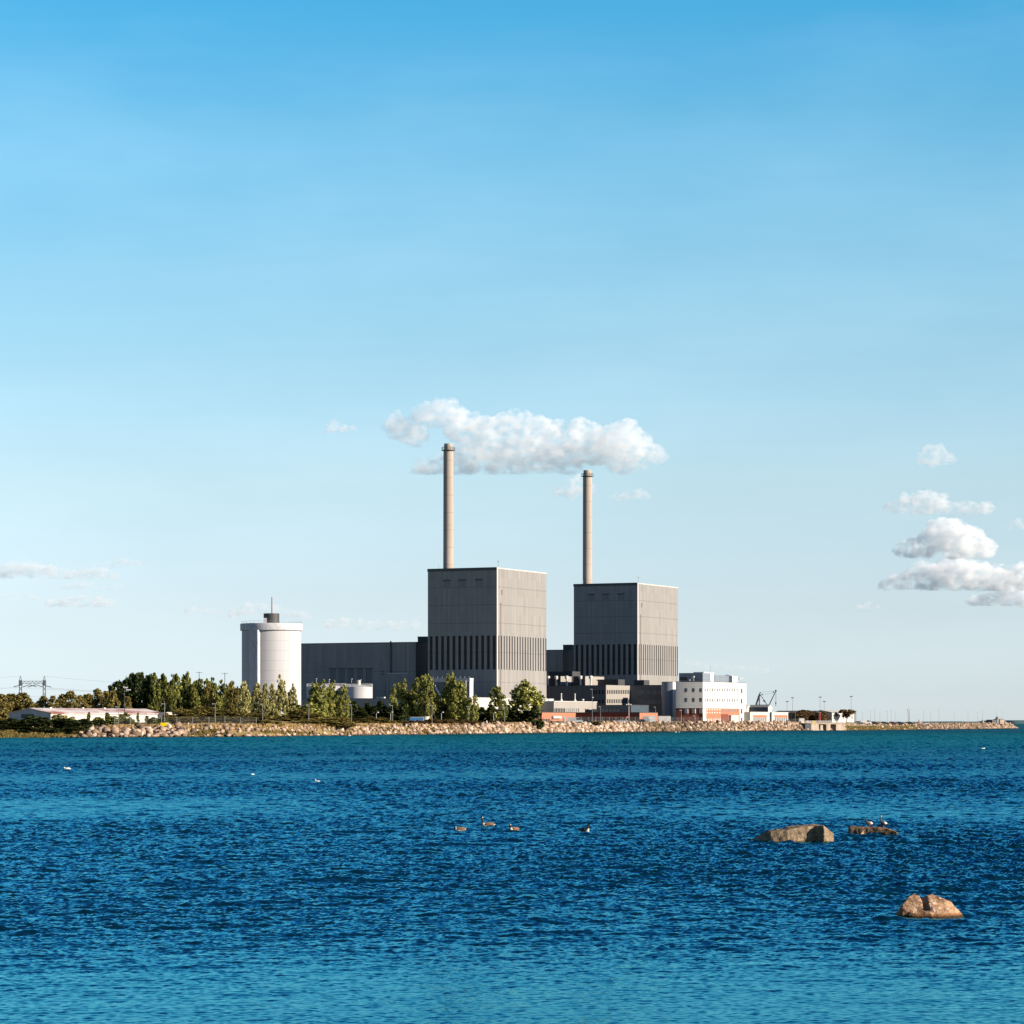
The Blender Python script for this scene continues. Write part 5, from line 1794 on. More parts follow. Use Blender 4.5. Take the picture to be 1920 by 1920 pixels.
# ------------------------------------------------------------------ signs, markers, fences
D = float(np.interp(307, PXS, SY)) + 7.2
x, z = gl(307, D)
T = thing('warning_sign', 'square yellow sign board standing in the dry grass above the boulders', 'sign', (x, D, z))
zc0, zc1 = wz(1363.3, D) - z, wz(1355, D) - z
hw = 6.1 * D / F
m_yel = mat('yellow_board', (0.85, 0.66, 0.01), 0.5, 0.3, 0.02)
MB().box(-hw, hw, -0.05, 0.0, zc0, zc1).build('board', m_yel, T)
for s in (-1, 1):
    MB().tube((s * hw * 0.7, 0.06, -0.4), (s * hw * 0.7, 0.06, zc1 - 0.1), 0.05).build('post', m_steel, T)
for k, (px, h) in enumerate(((353, 0.9), (395, 1.25), (307.2 + 8, 0.0))):
    if h == 0:
        continue
    D = float(np.interp(px, PXS, SY)) + (9 if k == 0 else 6)
    x, z = gl(px, D)
    tag(MB().lathe([(0.09, -0.3), (0.09, h), (0.04, h + 0.08)], 8, (x, D, z)).build('marker_post', m_wsteel), ('short', 'taller')[k] + ' white marker post among the stones right of the yellow sign', 'post')
for k, (px, h, lab) in enumerate(((907, 0.8, 'smaller white cone shaped marker on the bank below the pines'), (912.5, 1.25, 'taller white cone shaped marker on the bank below the pines'))):
    D = float(np.interp(px, PXS, SY)) + 14
    x, z = gl(px, D)
    tag(MB().lathe([(0.42, -0.2), (0.36, h * 0.3), (0.17, h * 0.75), (0.13, h), (0.04, h + 0.06)], 14, (x, D, z)).build('marker_cone', m_wsteel), lab, 'marker')
for k, (px, s) in enumerate(((741, 0.5), (746, 0.55), (758, 0.35), (771.5, 0.6), (959, 0.75), (994, 0.7))):
    D = float(np.interp(px, PXS, SY)) + 12
    x, z = gl(px, D)
    o = link(rockmesh[k], 'boulder', None)
    o.location = (x, D, z + s * 0.35)
    o.scale = (s, s, s)
    o.rotation_euler = (0.2, 0.1, k * 1.3)
    tag(o, '{} from the left of the loose pale boulders lying on top of the bank'.format(ORD[k + 1]), 'boulder', 'loose boulders on top of the bank')


def fence(pxa, pxb, off, h, step, label):
    xa = xshore(pxa)
    xb = xshore(pxb)
    n = max(2, int((xb - xa) / step))
    T = thing('wire_fence', label, 'fence', (xa, shore(xa) + off, ground_z(xa, off)))
    base = Vector(T.location)
    pts = []
    for k in range(n + 1):
        xx = xa + (xb - xa) * k / n
        pts.append(Vector((xx, shore(xx) + off, ground_z(xx, off))) - base)
    wires = MB()
    for p_ in pts:
        MB().tube(p_ - Vector((0, 0, 0.4)), p_ + Vector((0, 0, h)), 0.055, n=6).build('post', m_steel, T)
    for a, b_ in zip(pts, pts[1:]):
        for zz in np.linspace(0.15, h - 0.05, 9):
            wires.tube(a + Vector((0, 0, zz)), b_ + Vector((0, 0, zz)), 0.012, n=3)
    wires.build('wire_mesh', m_steel, T)


fence(198, 470, 15, 2.1, 3.2, 'wire fence on thin posts through the dry grass left of the silo')
fence(1020, 1405, 13, 2.2, 2.6, 'tall wire fence along the top of the stones before the brick range and white office')
fence(1406, 1512, 13, 1.8, 2.6, 'wire fence in front of the two white garages')

# ------------------------------------------------------------------ sluice
D0 = float(np.interp(1521, PXS, SY)) - 1.0
PS, QS = pq(1521, D0)
T = thing('sluice', 'pale concrete sluice gate structure with openings and a white railing at the waterline', 'sluice', pqw(PS, QS, 0.0), math.atan2(CA, SA))
u_ = lambda px: fromp(px, PS) - QS
zv = lambda py, px=1552: wz(py, Dp(px, PS))
ZD0, ZD1 = zv(1357.8), zv(1356.4)
for a, b_ in ((1521, 1535.5), (1549.5, 1557), (1567.5, 1584)):
    MB().box(u_(a), u_(b_), 0, 8, -1.5, ZD0).build('pier', m_conc, T)
MB().box(u_(1521) - 0.1, u_(1584) + 0.1, -0.15, 8, ZD0 + 0.003, ZD1).build('deck', m_conc, T)
for a, b_ in ((1535.6, 1549.4), (1557.1, 1567.4)):
    MB().box(u_(a) + 0.003, u_(b_) - 0.003, 3.0, 3.7, -1.5, ZD0).build('gate', m_dark, T)
xa, xb = u_(1535.6), u_(1542)
MB().add([(xa, 0.4, -1.5), (xb, 0.4, -1.5), (xa, 0.4, zv(1364)), (xa, 2.4, -1.5), (xb, 2.4, -1.5), (xa, 2.4, zv(1364))], [(0, 1, 2), (5, 4, 3), (0, 3, 4, 1), (1, 4, 5, 2), (2, 5, 3, 0)]).build('wing_wall', m_conc, T)
MB().box(u_(1542), u_(1546.5), 0.9, 2.2, -1.5, ZD0).build('sill_block', m_conc, T)
rl = MB()
zd = ZD1
xa, xb = u_(1510), u_(1583.5)
n = 22
for k in range(n + 1):
    xx = xa + (xb - xa) * k / n
    rl.tube((xx, 0.1, zd), (xx, 0.1, zd + 1.15), 0.075, n=6)
for zz in (0.42, 0.78, 1.12):
    rl.tube((xa, 0.1, zd + zz), (xb, 0.1, zd + zz), 0.05, n=6)
rl.build('railing', m_wsteel, T)
MB().box(xa - 0.2, u_(1521) - 0.11, -0.05, 3, -1.0, zd - 0.003).build('approach_slab', m_dark, T)
DS = Dp(1526.5, PS)
x = wx(1526.5, DS - 0.4)
T2 = thing('notice_board', 'pale yellow notice board on the sluice railing', 'sign', (x, DS - 0.35, zd - 0.2))
MB().box(-0.85, 0.85, -0.05, 0.0, 0, 1.35).build('board', mat('pale_yellow_board', (0.75, 0.55, 0.16), 0.5, 0.3, 0.04), T2)
MB().tube((0.5, 0.05, -0.4), (0.5, 0.05, 1.2), 0.05).build('post', m_steel, T2)

# ------------------------------------------------------------------ pier furniture
m_heap = mat('pale_granite_heap', (0.50, 0.37, 0.28), 0.85, 0.2, 0.3, 2.0)
for k, (px, w_, h_) in enumerate(((1723.5, 7.5, 1349.2), (1842.5, 6.0, 1349))):
    xx = xshore(px)
    D = shore(xx) + 9.5
    z = crest(xx)
    H = wz(h_, D) - z
    r = w_ / 2 * D / F
    rh = random.Random(k)
    Vs, Ts, n0 = [], [], 0
    for j in range(70):
        t_ = j / 70
        a = rh.uniform(0, 6.28)
        q = r * (1 - t_) * rh.uniform(0.3, 1.0)
        V_, T_ = RK[rh.randrange(len(RK))]
        s = 0.34 * (1 - 0.4 * t_)
        Vs.append((V_ * s) @ rotm(rh).T + np.array((q * math.cos(a), q * math.sin(a), t_ * H)))
        Ts.append(T_ + n0)
        n0 += len(V_)
    o = link(np_mesh('stone_heap', np.concatenate(Vs), np.concatenate(Ts), [m_heap]), 'stone_heap', None)
    o.location = (wx(px, D), D, z)
    tag(o, ('cone of pinkish stones heaped on the pier right of the parked cars', 'cone of pinkish stones heaped on the pier left of the bunker')[k], 'stone heap')
# the bunker at the tip
xx = xshore(1873)
D = shore(xx) + 7
x = wx(1873, D)
z = crest(xx)
k_ = D / F
T = thing('bunker', 'low stone bunker with a dark wall and a domed turret near the pier tip', 'bunker', (x, D, z), 0.55)
MB().box(-16.5 * k_, -4 * k_, 0, 5, -0.5, 6.2 * k_).build('dark_wall', m_dark, T)
MB().box(-5.2 * k_, -4.6 * k_, -0.25, -0.003, -0.5, 6.0 * k_).build('pilaster', m_panel, T)
MB().box(3.2 * k_, 15 * k_, 0.3, 6, -0.5, 6.8 * k_).build('stone_wall', m_conc, T)
MB().gable(3.0 * k_, 15.2 * k_, 0.1, 6.2, 6.8 * k_ + 0.003, 8.2 * k_, 'x').build('roof', m_conc, T)
MB().lathe([(3.6 * k_, -0.5), (3.6 * k_, 5.5 * k_), (3.2 * k_, 9 * k_), (2.0 * k_, 11.3 * k_), (0.3 * k_, 12.2 * k_)], 24, (0, 1.5, 0)).build('turret', m_mid, T, True)
MB().add([(15.2 * k_, 0, -0.5), (24 * k_, 0, -0.8), (15.2 * k_, 0, 4.4 * k_), (15.2 * k_, 6, -0.5), (24 * k_, 6, -0.8), (15.2 * k_, 6, 4.4 * k_)], [(0, 1, 2), (5, 4, 3), (0, 3, 4, 1), (1, 4, 5, 2), (2, 5, 3, 0)]).build('ramp', m_conc, T)

# ------------------------------------------------------------------ far shore
DF = 7000.0
r = np.random.default_rng(5)
xsf = np.concatenate([np.linspace(wx(1500, DF), wx(2100, DF), 400)])
pxf = 960 + xsf * F / DF
hp = np.interp(pxf, [1500, 1560, 1640, 1700, 1740, 1790, 1850, 1880, 1897, 1901, 1905, 1960, 2100], [0.3, 0.6, 2.0, 3.0, 4.2, 5.2, 4.6, 3.6, 3.2, 5.5, 7.0, 7.4, 6.0])
h = hp * DF / F * (1 + 0.10 * np.array([mnoise.noise((a * 0.012, 0, 0)) + 0.6 * mnoise.noise((a * 0.05, 3, 0)) for a in xsf]))
h = np.maximum(h, 0.5)
V = []
for i, a in enumerate(xsf):
    V += [(a, DF, -1), (a, DF, h[i] * 0.45), (a, DF + 60, h[i]), (a, DF + 500, h[i] * 0.95), (a, DF + 900, -1)]
n = len(xsf)
idx = np.arange(n * 5).reshape(n, 5)
Q = np.stack([idx[:-1, :-1], idx[1:, :-1], idx[1:, 1:], idx[:-1, 1:]], -1).reshape(-1, 4)
fm = mat('haze_tinted_woodland', (0.075, 0.135, 0.15), 0.95, 0.05, 0.3, 0.01, coord='Object')  # blue-green base colour stands in for the haze of distance
far_land = link(np_mesh('far_shore', V, Q, [fm], False), 'far_shore', None)
tag(far_land, 'low wooded shore across the water, far behind the pier', 'land', kind='structure')
# ------------------------------------------------------------------ boulders in the bay
def stone_mat(name, c1, c2, wetz=0.07, alg=(0.17, 0.07, 0.018), guano=0.0):
    m = bpy.data.materials.new(name)
    t = NT(m)
    out = t.n('ShaderNodeOutputMaterial')
    b = t.n('ShaderNodeBsdfPrincipled')
    b.inputs['Roughness'].default_value = 0.8
    b.inputs['Specular IOR Level'].default_value = 0.25
    tc = t.n('ShaderNodeTexCoord').outputs['Object']
    n1 = t.noise(tc, 5.0, 6, 0.7)
    n2 = t.noise(tc, 28.0, 5, 0.7)
    col = t.ramp(n1, [(0.35, c1), (0.62, c2)])
    col = t.mix(t.math('MULTIPLY', t.ramp(n2, [(0.45, 0.0), (0.6, 1.0)]), 0.75), col, tuple(x * 0.35 for x in c1))
    if guano:
        g = t.noise(t.mapping(tc, (9, 9, 4)), 1.0, 5, 0.7)
        col = t.mix(t.math('MULTIPLY', t.ramp(g, [(0.60, 0.0), (0.66, 1.0)]), guano), col, (0.6, 0.58, 0.56))
    s = t.n('ShaderNodeSeparateXYZ')
    t.l(tc, s.inputs[0])
    zz = t.math('ADD', s.outputs[2], t.math('MULTIPLY', t.math('SUBTRACT', n2, 0.5), 0.07))
    wet = t.ramp(t.math('DIVIDE', zz, wetz * 2), [(0.30, 1.0), (0.62, 0.0)])
    col = t.mix(wet, col, alg)
    wet2 = t.ramp(t.math('DIVIDE', zz, wetz * 2), [(0.10, 1.0), (0.34, 0.0)])
    col = t.mix(wet2, col, (0.018, 0.012, 0.008))
    t.l(col, b.inputs['Base Color'])
    bn = t.n('ShaderNodeBump')
    bn.inputs['Strength'].default_value = 0.7
    bn.inputs['Distance'].default_value = 0.025
    t.l(n2, bn.inputs['Height'])
    t.l(bn.outputs[0], b.inputs['Normal'])
    t.l(b.outputs[0], out.inputs[0])
    return m


def boulder(pxc, D, pieces, m, label, vox, amp, seed):
    """rock fused from a few convex blocks; corner = (photo column, metres behind the rock's middle, height in photo pixels)"""
    k = D / F
    xc = wx(pxc, D)
    bm = bmesh.new()
    for pts in pieces:
        vs_ = [bm.verts.new((wx(px, D) - xc, y, hpx * k)) for px, y, hpx in pts]
        res = bmesh.ops.convex_hull(bm, input=vs_)
        junk = [g for g in set(res.get('geom_interior', []) + res.get('geom_unused', [])) if isinstance(g, bmesh.types.BMVert)]
        bmesh.ops.delete(bm, geom=junk, context='VERTS')
    me = bpy.data.meshes.new('sea_boulder')
    bm.to_mesh(me)
    bm.free()
    o = bpy.data.objects.new('sea_boulder', me)
    COL.objects.link(o)
    md = o.modifiers.new('r', 'REMESH')
    md.mode = 'VOXEL'
    md.voxel_size = vox
    sm = o.modifiers.new('s', 'SMOOTH')
    sm.iterations = 2
    dg = bpy.context.evaluated_depsgraph_get()
    m2 = bpy.data.meshes.new_from_object(o.evaluated_get(dg))
    bpy.data.objects.remove(o)
    n = len(m2.vertices)
    V = np.empty(n * 3, np.float32)
    m2.vertices.foreach_get('co', V)
    V = V.reshape(-1, 3)
    N = np.empty(n * 3, np.float32)
    m2.vertex_normals.foreach_get('vector', N)
    N = N.reshape(-1, 3)
    a = np.array([mnoise.noise(Vector(p) * 5 + Vector((seed, 0, 0))) * 1.2 - abs(mnoise.noise(Vector(p) * 4 + Vector((0, seed, 0)))) * 1.4 + mnoise.noise(Vector(p) * 14 + Vector((0, 0, seed))) * 0.6 + mnoise.noise(Vector(p) * 40 + Vector((seed, 3, 0))) * 0.3 for p in V]) * amp
    V = V + N * a[:, None]
    m2.vertices.foreach_set('co', V.ravel().astype(np.float32))
    m2.polygons.foreach_set('use_smooth', np.ones(len(m2.polygons), bool))
    m2.update()
    ob = link(m2, 'sea_boulder', m, None, (xc, D, 0.0))
    tag(ob, label, 'boulder', 'boulders standing in the bay')
    return ob


ROCK_C = stone_mat('orange_granite', (0.17, 0.085, 0.045), (0.44, 0.28, 0.17), 0.06, guano=0.8)
ROCK_A = stone_mat('tan_granite', (0.10, 0.075, 0.045), (0.33, 0.24, 0.15), 0.03, (0.10, 0.065, 0.03))
ROCK_B = stone_mat('brown_granite', (0.075, 0.05, 0.033), (0.24, 0.15, 0.085), 0.03, (0.05, 0.03, 0.015))
boulder(1740, Dw(1720) + 0.4, [
    [(1675, -.1, 0), (1688, -.3, 22), (1699, -.15, 37), (1711, -.05, 41.5), (1723, -.1, 38), (1726, -.35, 20), (1722, -.45, -14), (1682, -.4, -14), (1673, 0, -14), (1712, .35, 30), (1700, .4, -14), (1727, .4, -14), (1727, .2, 36)],
    [(1726, -.05, 33), (1738, -.1, 41), (1747, -.05, 43), (1760, -.1, 38), (1780, -.1, 28), (1796, -.1, 15), (1807, 0, 2), (1800, -.3, -14), (1740, -.52, -14), (1726, -.4, -14), (1737, -.42, 20), (1770, -.4, 15), (1809, .1, -14), (1750, .4, 34), (1780, .4, -14), (1730, .4, -14)],
    [(1690, -.42, -14), (1700, -.40, 9), (1738, -.48, 10), (1745, -.5, -14), (1705, .3, 20), (1740, .3, 28), (1700, .4, -14), (1740, .4, -14), (1726, -.15, 25)]],
    ROCK_C, 'rounded orange boulder with a cleft and white droppings, nearest the viewer at the lower right', 0.016, 0.016, 1.0)
boulder(1482, Dw(1579) + 0.55, [
    [(1403, -.1, 0), (1403, .3, 0), (1439, -.38, 18), (1439, .4, 18), (1439, -.5, -14), (1439, .5, -14), (1398, 0, -10)],
    [(1439, -.55, -14), (1441, -.5, 19), (1474, -.55, 23), (1474, -.6, -14), (1441, .4, 20), (1474, .45, 25), (1439, .5, -14), (1474, .5, -14)],
    [(1475.5, -.58, -14), (1475.5, -.52, 25), (1475, .4, 27), (1512, -.42, 30), (1512, .4, 31), (1531, -.25, -14), (1531, .3, 31), (1525, -.3, 29), (1475, .5, -14), (1531, .5, -14)],
    [(1514, -.05, 31), (1514, .4, 31), (1540, -.6, 30), (1538, .4, 31), (1549, -.52, 25), (1561, -.4, 15), (1559, .3, 15), (1563, -.3, -14), (1540, -.7, -14), (1563, .3, -14), (1514, .3, -14), (1530, -.35, -14)]],
    ROCK_A, 'long tan boulder sloping up to a rounded orange end, left of the birds', 0.024, 0.02, 17.0)
boulder(1638, Dw(1566) + 0.45, [
    [(1591, -.12, -14), (1592, -.10, 12), (1594, -.02, 16), (1615, -.18, 15), (1660, -.40, 13), (1676, -.46, 8), (1687, -.35, -3), (1686, -.3, -14), (1660, -.05, -14), (1600, .05, -14), (1594, .4, 15.5), (1660, .4, 13), (1680, .35, 6), (1687, .3, -14), (1591, .4, -14)]],
    ROCK_B, 'low flat brown boulder with two birds resting on it', 0.02, 0.018, 33.0)
boulder(1613, Dw(1567), [[(1604, -.1, -10), (1618, -.05, 11.5), (1622, -.1, -10), (1612, -.25, -10), (1611, -.2, 1), (1612, .2, -10), (1620, .05, 9)]],
        ROCK_A, 'small pale three cornered stone leaning on the flat brown boulder', 0.012, 0.006, 51.0)

# ------------------------------------------------------------------ birds
m_brown = mat('brown_plumage', (0.17, 0.105, 0.065), 0.8, 0.2, 0.3, 14.0, (1, 1, 2))
m_dbrown = mat('dark_plumage', (0.07, 0.05, 0.04), 0.8, 0.2, 0.4, 16.0)
m_black = mat('black_plumage', (0.012, 0.012, 0.014), 0.6, 0.3, 0.1)
m_cream = mat('cream_plumage', (0.60, 0.55, 0.50), 0.8, 0.2, 0.06)
m_gullw = mat('white_plumage', (0.80, 0.79, 0.78), 0.8, 0.2, 0.03)
m_gullg = mat('grey_plumage', (0.34, 0.36, 0.39), 0.8, 0.2, 0.06)
m_bill = mat('orange_bill', (0.45, 0.22, 0.05), 0.5, 0.4, 0.1)
MATS = [m_brown, m_black, m_cream, m_gullw, m_gullg, m_dbrown, m_bill]


def skin_body(name, chains, paint, sub=2):
    """one continuous animal: chains of (point, rx, ry) grown with a skin; chains after the first start at a vertex of the first"""
    vs_, es, rad = [], [], []
    for ch in chains:
        prev = None
        for p in ch:
            if isinstance(p, int):
                prev = p
                continue
            vs_.append(p[0])
            rad.append((p[1], p[2]))
            if prev is not None:
                es.append((prev, len(vs_) - 1))
            prev = len(vs_) - 1
    me = bpy.data.meshes.new(name)
    me.from_pydata(vs_, es, [])
    o = bpy.data.objects.new(name, me)
    COL.objects.link(o)
    md = o.modifiers.new('skin', 'SKIN')
    md.use_smooth_shade = True
    sv = me.skin_vertices[0].data
    for i, r_ in enumerate(rad):
        sv[i].radius = r_
        sv[i].use_root = (i == 2)
    s = o.modifiers.new('sub', 'SUBSURF')
    s.levels = s.render_levels = sub
    dg = bpy.context.evaluated_depsgraph_get()
    m2 = bpy.data.meshes.new_from_object(o.evaluated_get(dg))
    bpy.data.objects.remove(o)
    m2.materials.clear()
    for m in MATS:
        m2.materials.append(m)
    for f in m2.polygons:
        f.material_index = paint(f.center, f.normal)
        f.use_smooth = True
    return m2


# a swimming goose, 1 unit long on the water, facing -X
def goose_mesh(neck):
    if neck == 'up':
        nk = [((-0.36, 0, 0.20), 0.12, 0.12), ((-0.41, 0, 0.36), 0.085, 0.085), ((-0.42, 0, 0.52), 0.072, 0.072), ((-0.43, 0, 0.66), 0.085, 0.085), ((-0.49, 0, 0.69), 0.085, 0.08), ((-0.57, 0, 0.665), 0.03, 0.04), ((-0.64, 0, 0.65), 0.014, 0.02)]
    elif neck == 'mid':
        nk = [((-0.34, 0, 0.20), 0.12, 0.12), ((-0.37, 0, 0.32), 0.085, 0.085), ((-0.37, 0, 0.43), 0.08, 0.08), ((-0.38, 0, 0.52), 0.09, 0.09), ((-0.44, 0, 0.545), 0.085, 0.08), ((-0.52, 0, 0.52), 0.03, 0.035), ((-0.58, 0, 0.51), 0.014, 0.018)]
    else:   # tucked: head laid back over the breast
        nk = [((-0.36, 0, 0.18), 0.12, 0.11), ((-0.44, 0, 0.24), 0.10, 0.10), ((-0.42, 0, 0.32), 0.10, 0.095), ((-0.33, 0.03, 0.34), 0.085, 0.08), ((-0.24, 0.05, 0.30), 0.03, 0.03)]
    body = [((0.52, 0, 0.20), 0.03, 0.02), ((0.38, 0, 0.14), 0.12, 0.09), ((0.12, 0, 0.09), 0.205, 0.185), ((-0.14, 0, 0.07), 0.21, 0.185), ((-0.30, 0, 0.08), 0.17, 0.16)]

    def paint(c, n):
        up = c.z > 0.30 if neck != 'tuck' else (c.x < -0.36 and c.z > 0.14) or (c.z > 0.27 and c.x < -0.22)
        if neck != 'tuck' and c.x < -0.28 and c.z > 0.26:
            hz = {'up': 0.655, 'mid': 0.51}[neck]
            if abs(c.z - hz) < 0.034 and -0.46 < c.x < -0.38 and abs(c.y) > 0.025:
                return 2
            return 1
        if neck == 'tuck' and up:
            return 2 if -0.35 < c.x < -0.31 and c.z > 0.28 else 1
        if c.x < -0.27:
            return 2
        if c.x > 0.40:
            return 1 if n.z > 0.1 else 2
        if c.z < 0.05:
            return 2
        return 0
    return skin_body('goose_body', [body + nk], paint)


gm = {k: goose_mesh(k) for k in ('up', 'mid', 'tuck')}


def wing(m, T, L):
    for s in (-1, 1):
        w_ = MB()
        n = 8
        pts = []
        for k in range(n + 1):
            t_ = k / n
            pts.append((-0.20 + 0.66 * t_, s * (0.185 + 0.03 * math.sin(math.pi * t_) - 0.12 * t_ ** 2), 0.20 + 0.02 * t_, 0.095 * math.sin(math.pi * min(1, t_ * 0.85 + 0.15)) + 0.012))
        vs_ = []
        for (x, y, z, r) in pts:
            vs_ += [(x, y, z + r), (x, y + s * 0.022, z), (x, y, z - r)]
        fs_ = []
        for k in range(n):
            a = k * 3
            for j in range(2):
                q = (a + j, a + 3 + j, a + 4 + j, a + 1 + j)
                fs_.append(q if s < 0 else tuple(reversed(q)))
        w_.add(vs_, fs_)
        w_.build('wing', m, T, True)


def goose(px, pyb, lpx, kind, heading, label, m_wing=m_brown):
    D = Dw(pyb)
    L = lpx * D / F
    x = wx(px, D)
    T = thing('goose', label, 'goose', (x, D, -0.02 * L + sea_z(x, D) * 0.3), heading, 'geese swimming in the bay')
    o = link(gm[kind], 'body', None, T)
    wing(m_wing, T, L)
    T.scale = (L, L, L)
    return T


goose(862.5, 1557, 23, 'tuck', R(8), 'goose with its head tucked back, leftmost of the four on the water')
goose(915.5, 1550, 26, 'up', R(10), 'goose holding its long black neck straight up, highest of the four on the water')
goose(964, 1558, 24, 'mid', R(40), 'goose with a half raised neck, third of the four on the water')
goose(1096, 1560, 27, 'mid', R(128), 'dark goose turned away showing a pale rear, rightmost of the four on the water', m_dbrown)

# gulls
def gull_mesh(neck=0.3):
    body = [((0.52, 0, 0.16), 0.02, 0.015), ((0.34, 0, 0.12), 0.09, 0.06), ((0.08, 0, 0.09), 0.17, 0.15), ((-0.16, 0, 0.10), 0.17, 0.15), ((-0.30, 0, 0.18), 0.11, 0.11), ((-0.34, 0, neck), 0.085, 0.085), ((-0.40, 0, neck + 0.09), 0.09, 0.085), ((-0.49, 0, neck + 0.07), 0.03, 0.03), ((-0.57, 0, neck + 0.05), 0.012, 0.014)]

    def paint(c, n):
        if c.x < -0.475:
            return 6
        return 3
    return skin_body('gull_body', [body], paint)


gl_a, gl_b = gull_mesh(0.26), gull_mesh(0.42)
for (px, py, lpx, me, hd, lab) in ((126, 1443.5, 14, gl_a, R(5), 'white gull swimming at the far left with its body drawn out low'), (79, 1470, 5, gl_a, R(80), 'tiny pale bird on the water below the far left gull'), (474, 1454, 9, gl_a, R(60), 'white gull on the water, left one of the pair below the silo'),
                                   (595, 1466, 10, gl_b, R(20), 'white gull with its neck raised, right one of the pair below the silo'), (1844, 1405, 8, gl_a, R(-150), 'white gull on the water near the pier at far right'), (1694, 1480, 4, gl_a, R(40), 'speck of a white bird on the water above the flat boulder'),
                                   (1267, 1373.6, 4.5, gl_a, R(10), 'left one of two white specks of gulls by the stones below the white office'), (1273, 1373.4, 4.5, gl_a, R(170), 'right one of two white specks of gulls by the stones below the white office'), (655, 1380.6, 6, gl_a, R(0), 'small white gull by the waterline below the white tanks')):
    D = Dw(py)
    L = lpx * D / F
    x = wx(px, D)
    T = thing('gull', lab, 'gull', (x, D, sea_z(x, D) * 0.3 + (0.05 if D > 500 else 0)), hd, 'gulls on the water')
    link(me, 'body', None, T)
    wing(m_gullg if D < 300 and lpx > 8 and me is gl_b else m_gullw, T, L)
    T.scale = (L, L, L)

# two birds on the flat boulder
def perched(neck):
    if neck == 'up':
        nk = [((-0.24, 0, 0.46), 0.12, 0.12), ((-0.27, 0, 0.62), 0.075, 0.075), ((-0.24, 0, 0.78), 0.06, 0.06), ((-0.22, 0, 0.90), 0.07, 0.075), ((-0.28, 0, 0.97), 0.07, 0.065), ((-0.36, 0, 0.95), 0.03, 0.03), ((-0.43, 0, 0.93), 0.014, 0.02)]
    else:
        nk = [((-0.30, 0, 0.40), 0.12, 0.12), ((-0.37, 0, 0.50), 0.08, 0.08), ((-0.34, 0, 0.58), 0.085, 0.08), ((-0.26, 0.03, 0.58), 0.075, 0.07), ((-0.17, 0.06, 0.54), 0.03, 0.03)]
    body = [((0.52, 0, 0.26), 0.03, 0.02), ((0.36, 0, 0.26), 0.12, 0.08), ((0.12, 0, 0.27), 0.20, 0.17), ((-0.10, 0, 0.30), 0.21, 0.18), ((-0.20, 0, 0.36), 0.16, 0.15)]
    legs = [[2, ((0.05, 0.09, 0.10), 0.03, 0.03), ((0.05, 0.09, 0.0), 0.018, 0.018)], [2, ((0.05, -0.09, 0.10), 0.03, 0.03), ((0.05, -0.09, 0.0), 0.018, 0.018)]]

    def paint(c, n):
        if c.z < 0.10:
            return 6
        if neck == 'up':
            return (2 if 0.88 < c.z < 0.93 else 0) if c.z > 0.62 else 5
        if c.z > 0.5 and c.x < -0.15:
            return 5
        return 5
    return skin_body('perched_body', [body + nk] + legs, paint)


Db = Dw(1566) + 0.5
zb = 14.3 * Db / F
for (px, lpx, nk, hd, wm_, lab) in ((1629, 19, 'down', R(20), m_cream, 'bird crouched with its head tucked in, left one of two on the flat boulder'), (1656, 20, 'up', R(-15), m_gullw, 'bird standing with its neck stretched up, right one of two on the flat boulder')):
    L = lpx * Db / F
    T = thing('perched_bird', lab, 'bird', (wx(px, Db), Db, zb), hd, 'birds resting on the flat boulder')
    link(perched(nk), 'body', None, T)
    T.scale = (L * 0.85, L, L * 1.12)
    for s in (-1, 1):
        w_ = MB()
        vs_ = []
        n = 8
        for k in range(n + 1):
            t_ = k / n
            y = s * (0.19 + 0.03 * math.sin(math.pi * t_) - 0.1 * t_ ** 2)
            rr_ = 0.095 * math.sin(math.pi * min(1, t_ * 0.85 + 0.15)) + 0.012
            zz = 0.40 - 0.10 * t_
            vs_ += [(0.04 + 0.44 * t_, y, zz + rr_), (0.04 + 0.44 * t_, y + s * 0.025, zz), (0.04 + 0.44 * t_, y, zz - rr_)]
        fs_ = []
        for k in range(n):
            for j in range(2):
                q = (k * 3 + j, k * 3 + 3 + j, k * 3 + 4 + j, k * 3 + 1 + j)
                fs_.append(q if s < 0 else tuple(reversed(q)))
        w_.add(vs_, fs_).build('wing', wm_, T, True)
# ------------------------------------------------------------------ clouds
def cloud_mat(name, dens, k, seed):
    """vapour whose density breaks up into shreds towards the outside"""
    m = bpy.data.materials.new(name)
    t = NT(m)
    o = t.n('ShaderNodeOutputMaterial')
    v = t.n('ShaderNodeVolumePrincipled')
    v.inputs['Color'].default_value = (0.935, 0.95, 0.965, 1)
    v.inputs['Anisotropy'].default_value = 0.1
    tc = t.n('ShaderNodeTexCoord').outputs['Object']
    mp = t.mapping(tc, (1 / k, 1 / k, 1.5 / k), (0, 0, 0), (seed * 13.7, 0, seed * 5.1))
    n = t.noise(mp, 1 / 20.0, 6, 0.58)
    d = t.ramp(n, [(0.40, 0.0), (0.48, 0.28), (0.64, 1.0)])
    t.l(t.math('MULTIPLY', d, dens), v.inputs['Density'])
    t.l(v.outputs[0], o.inputs['Volume'])
    return m


DENS = 1.35


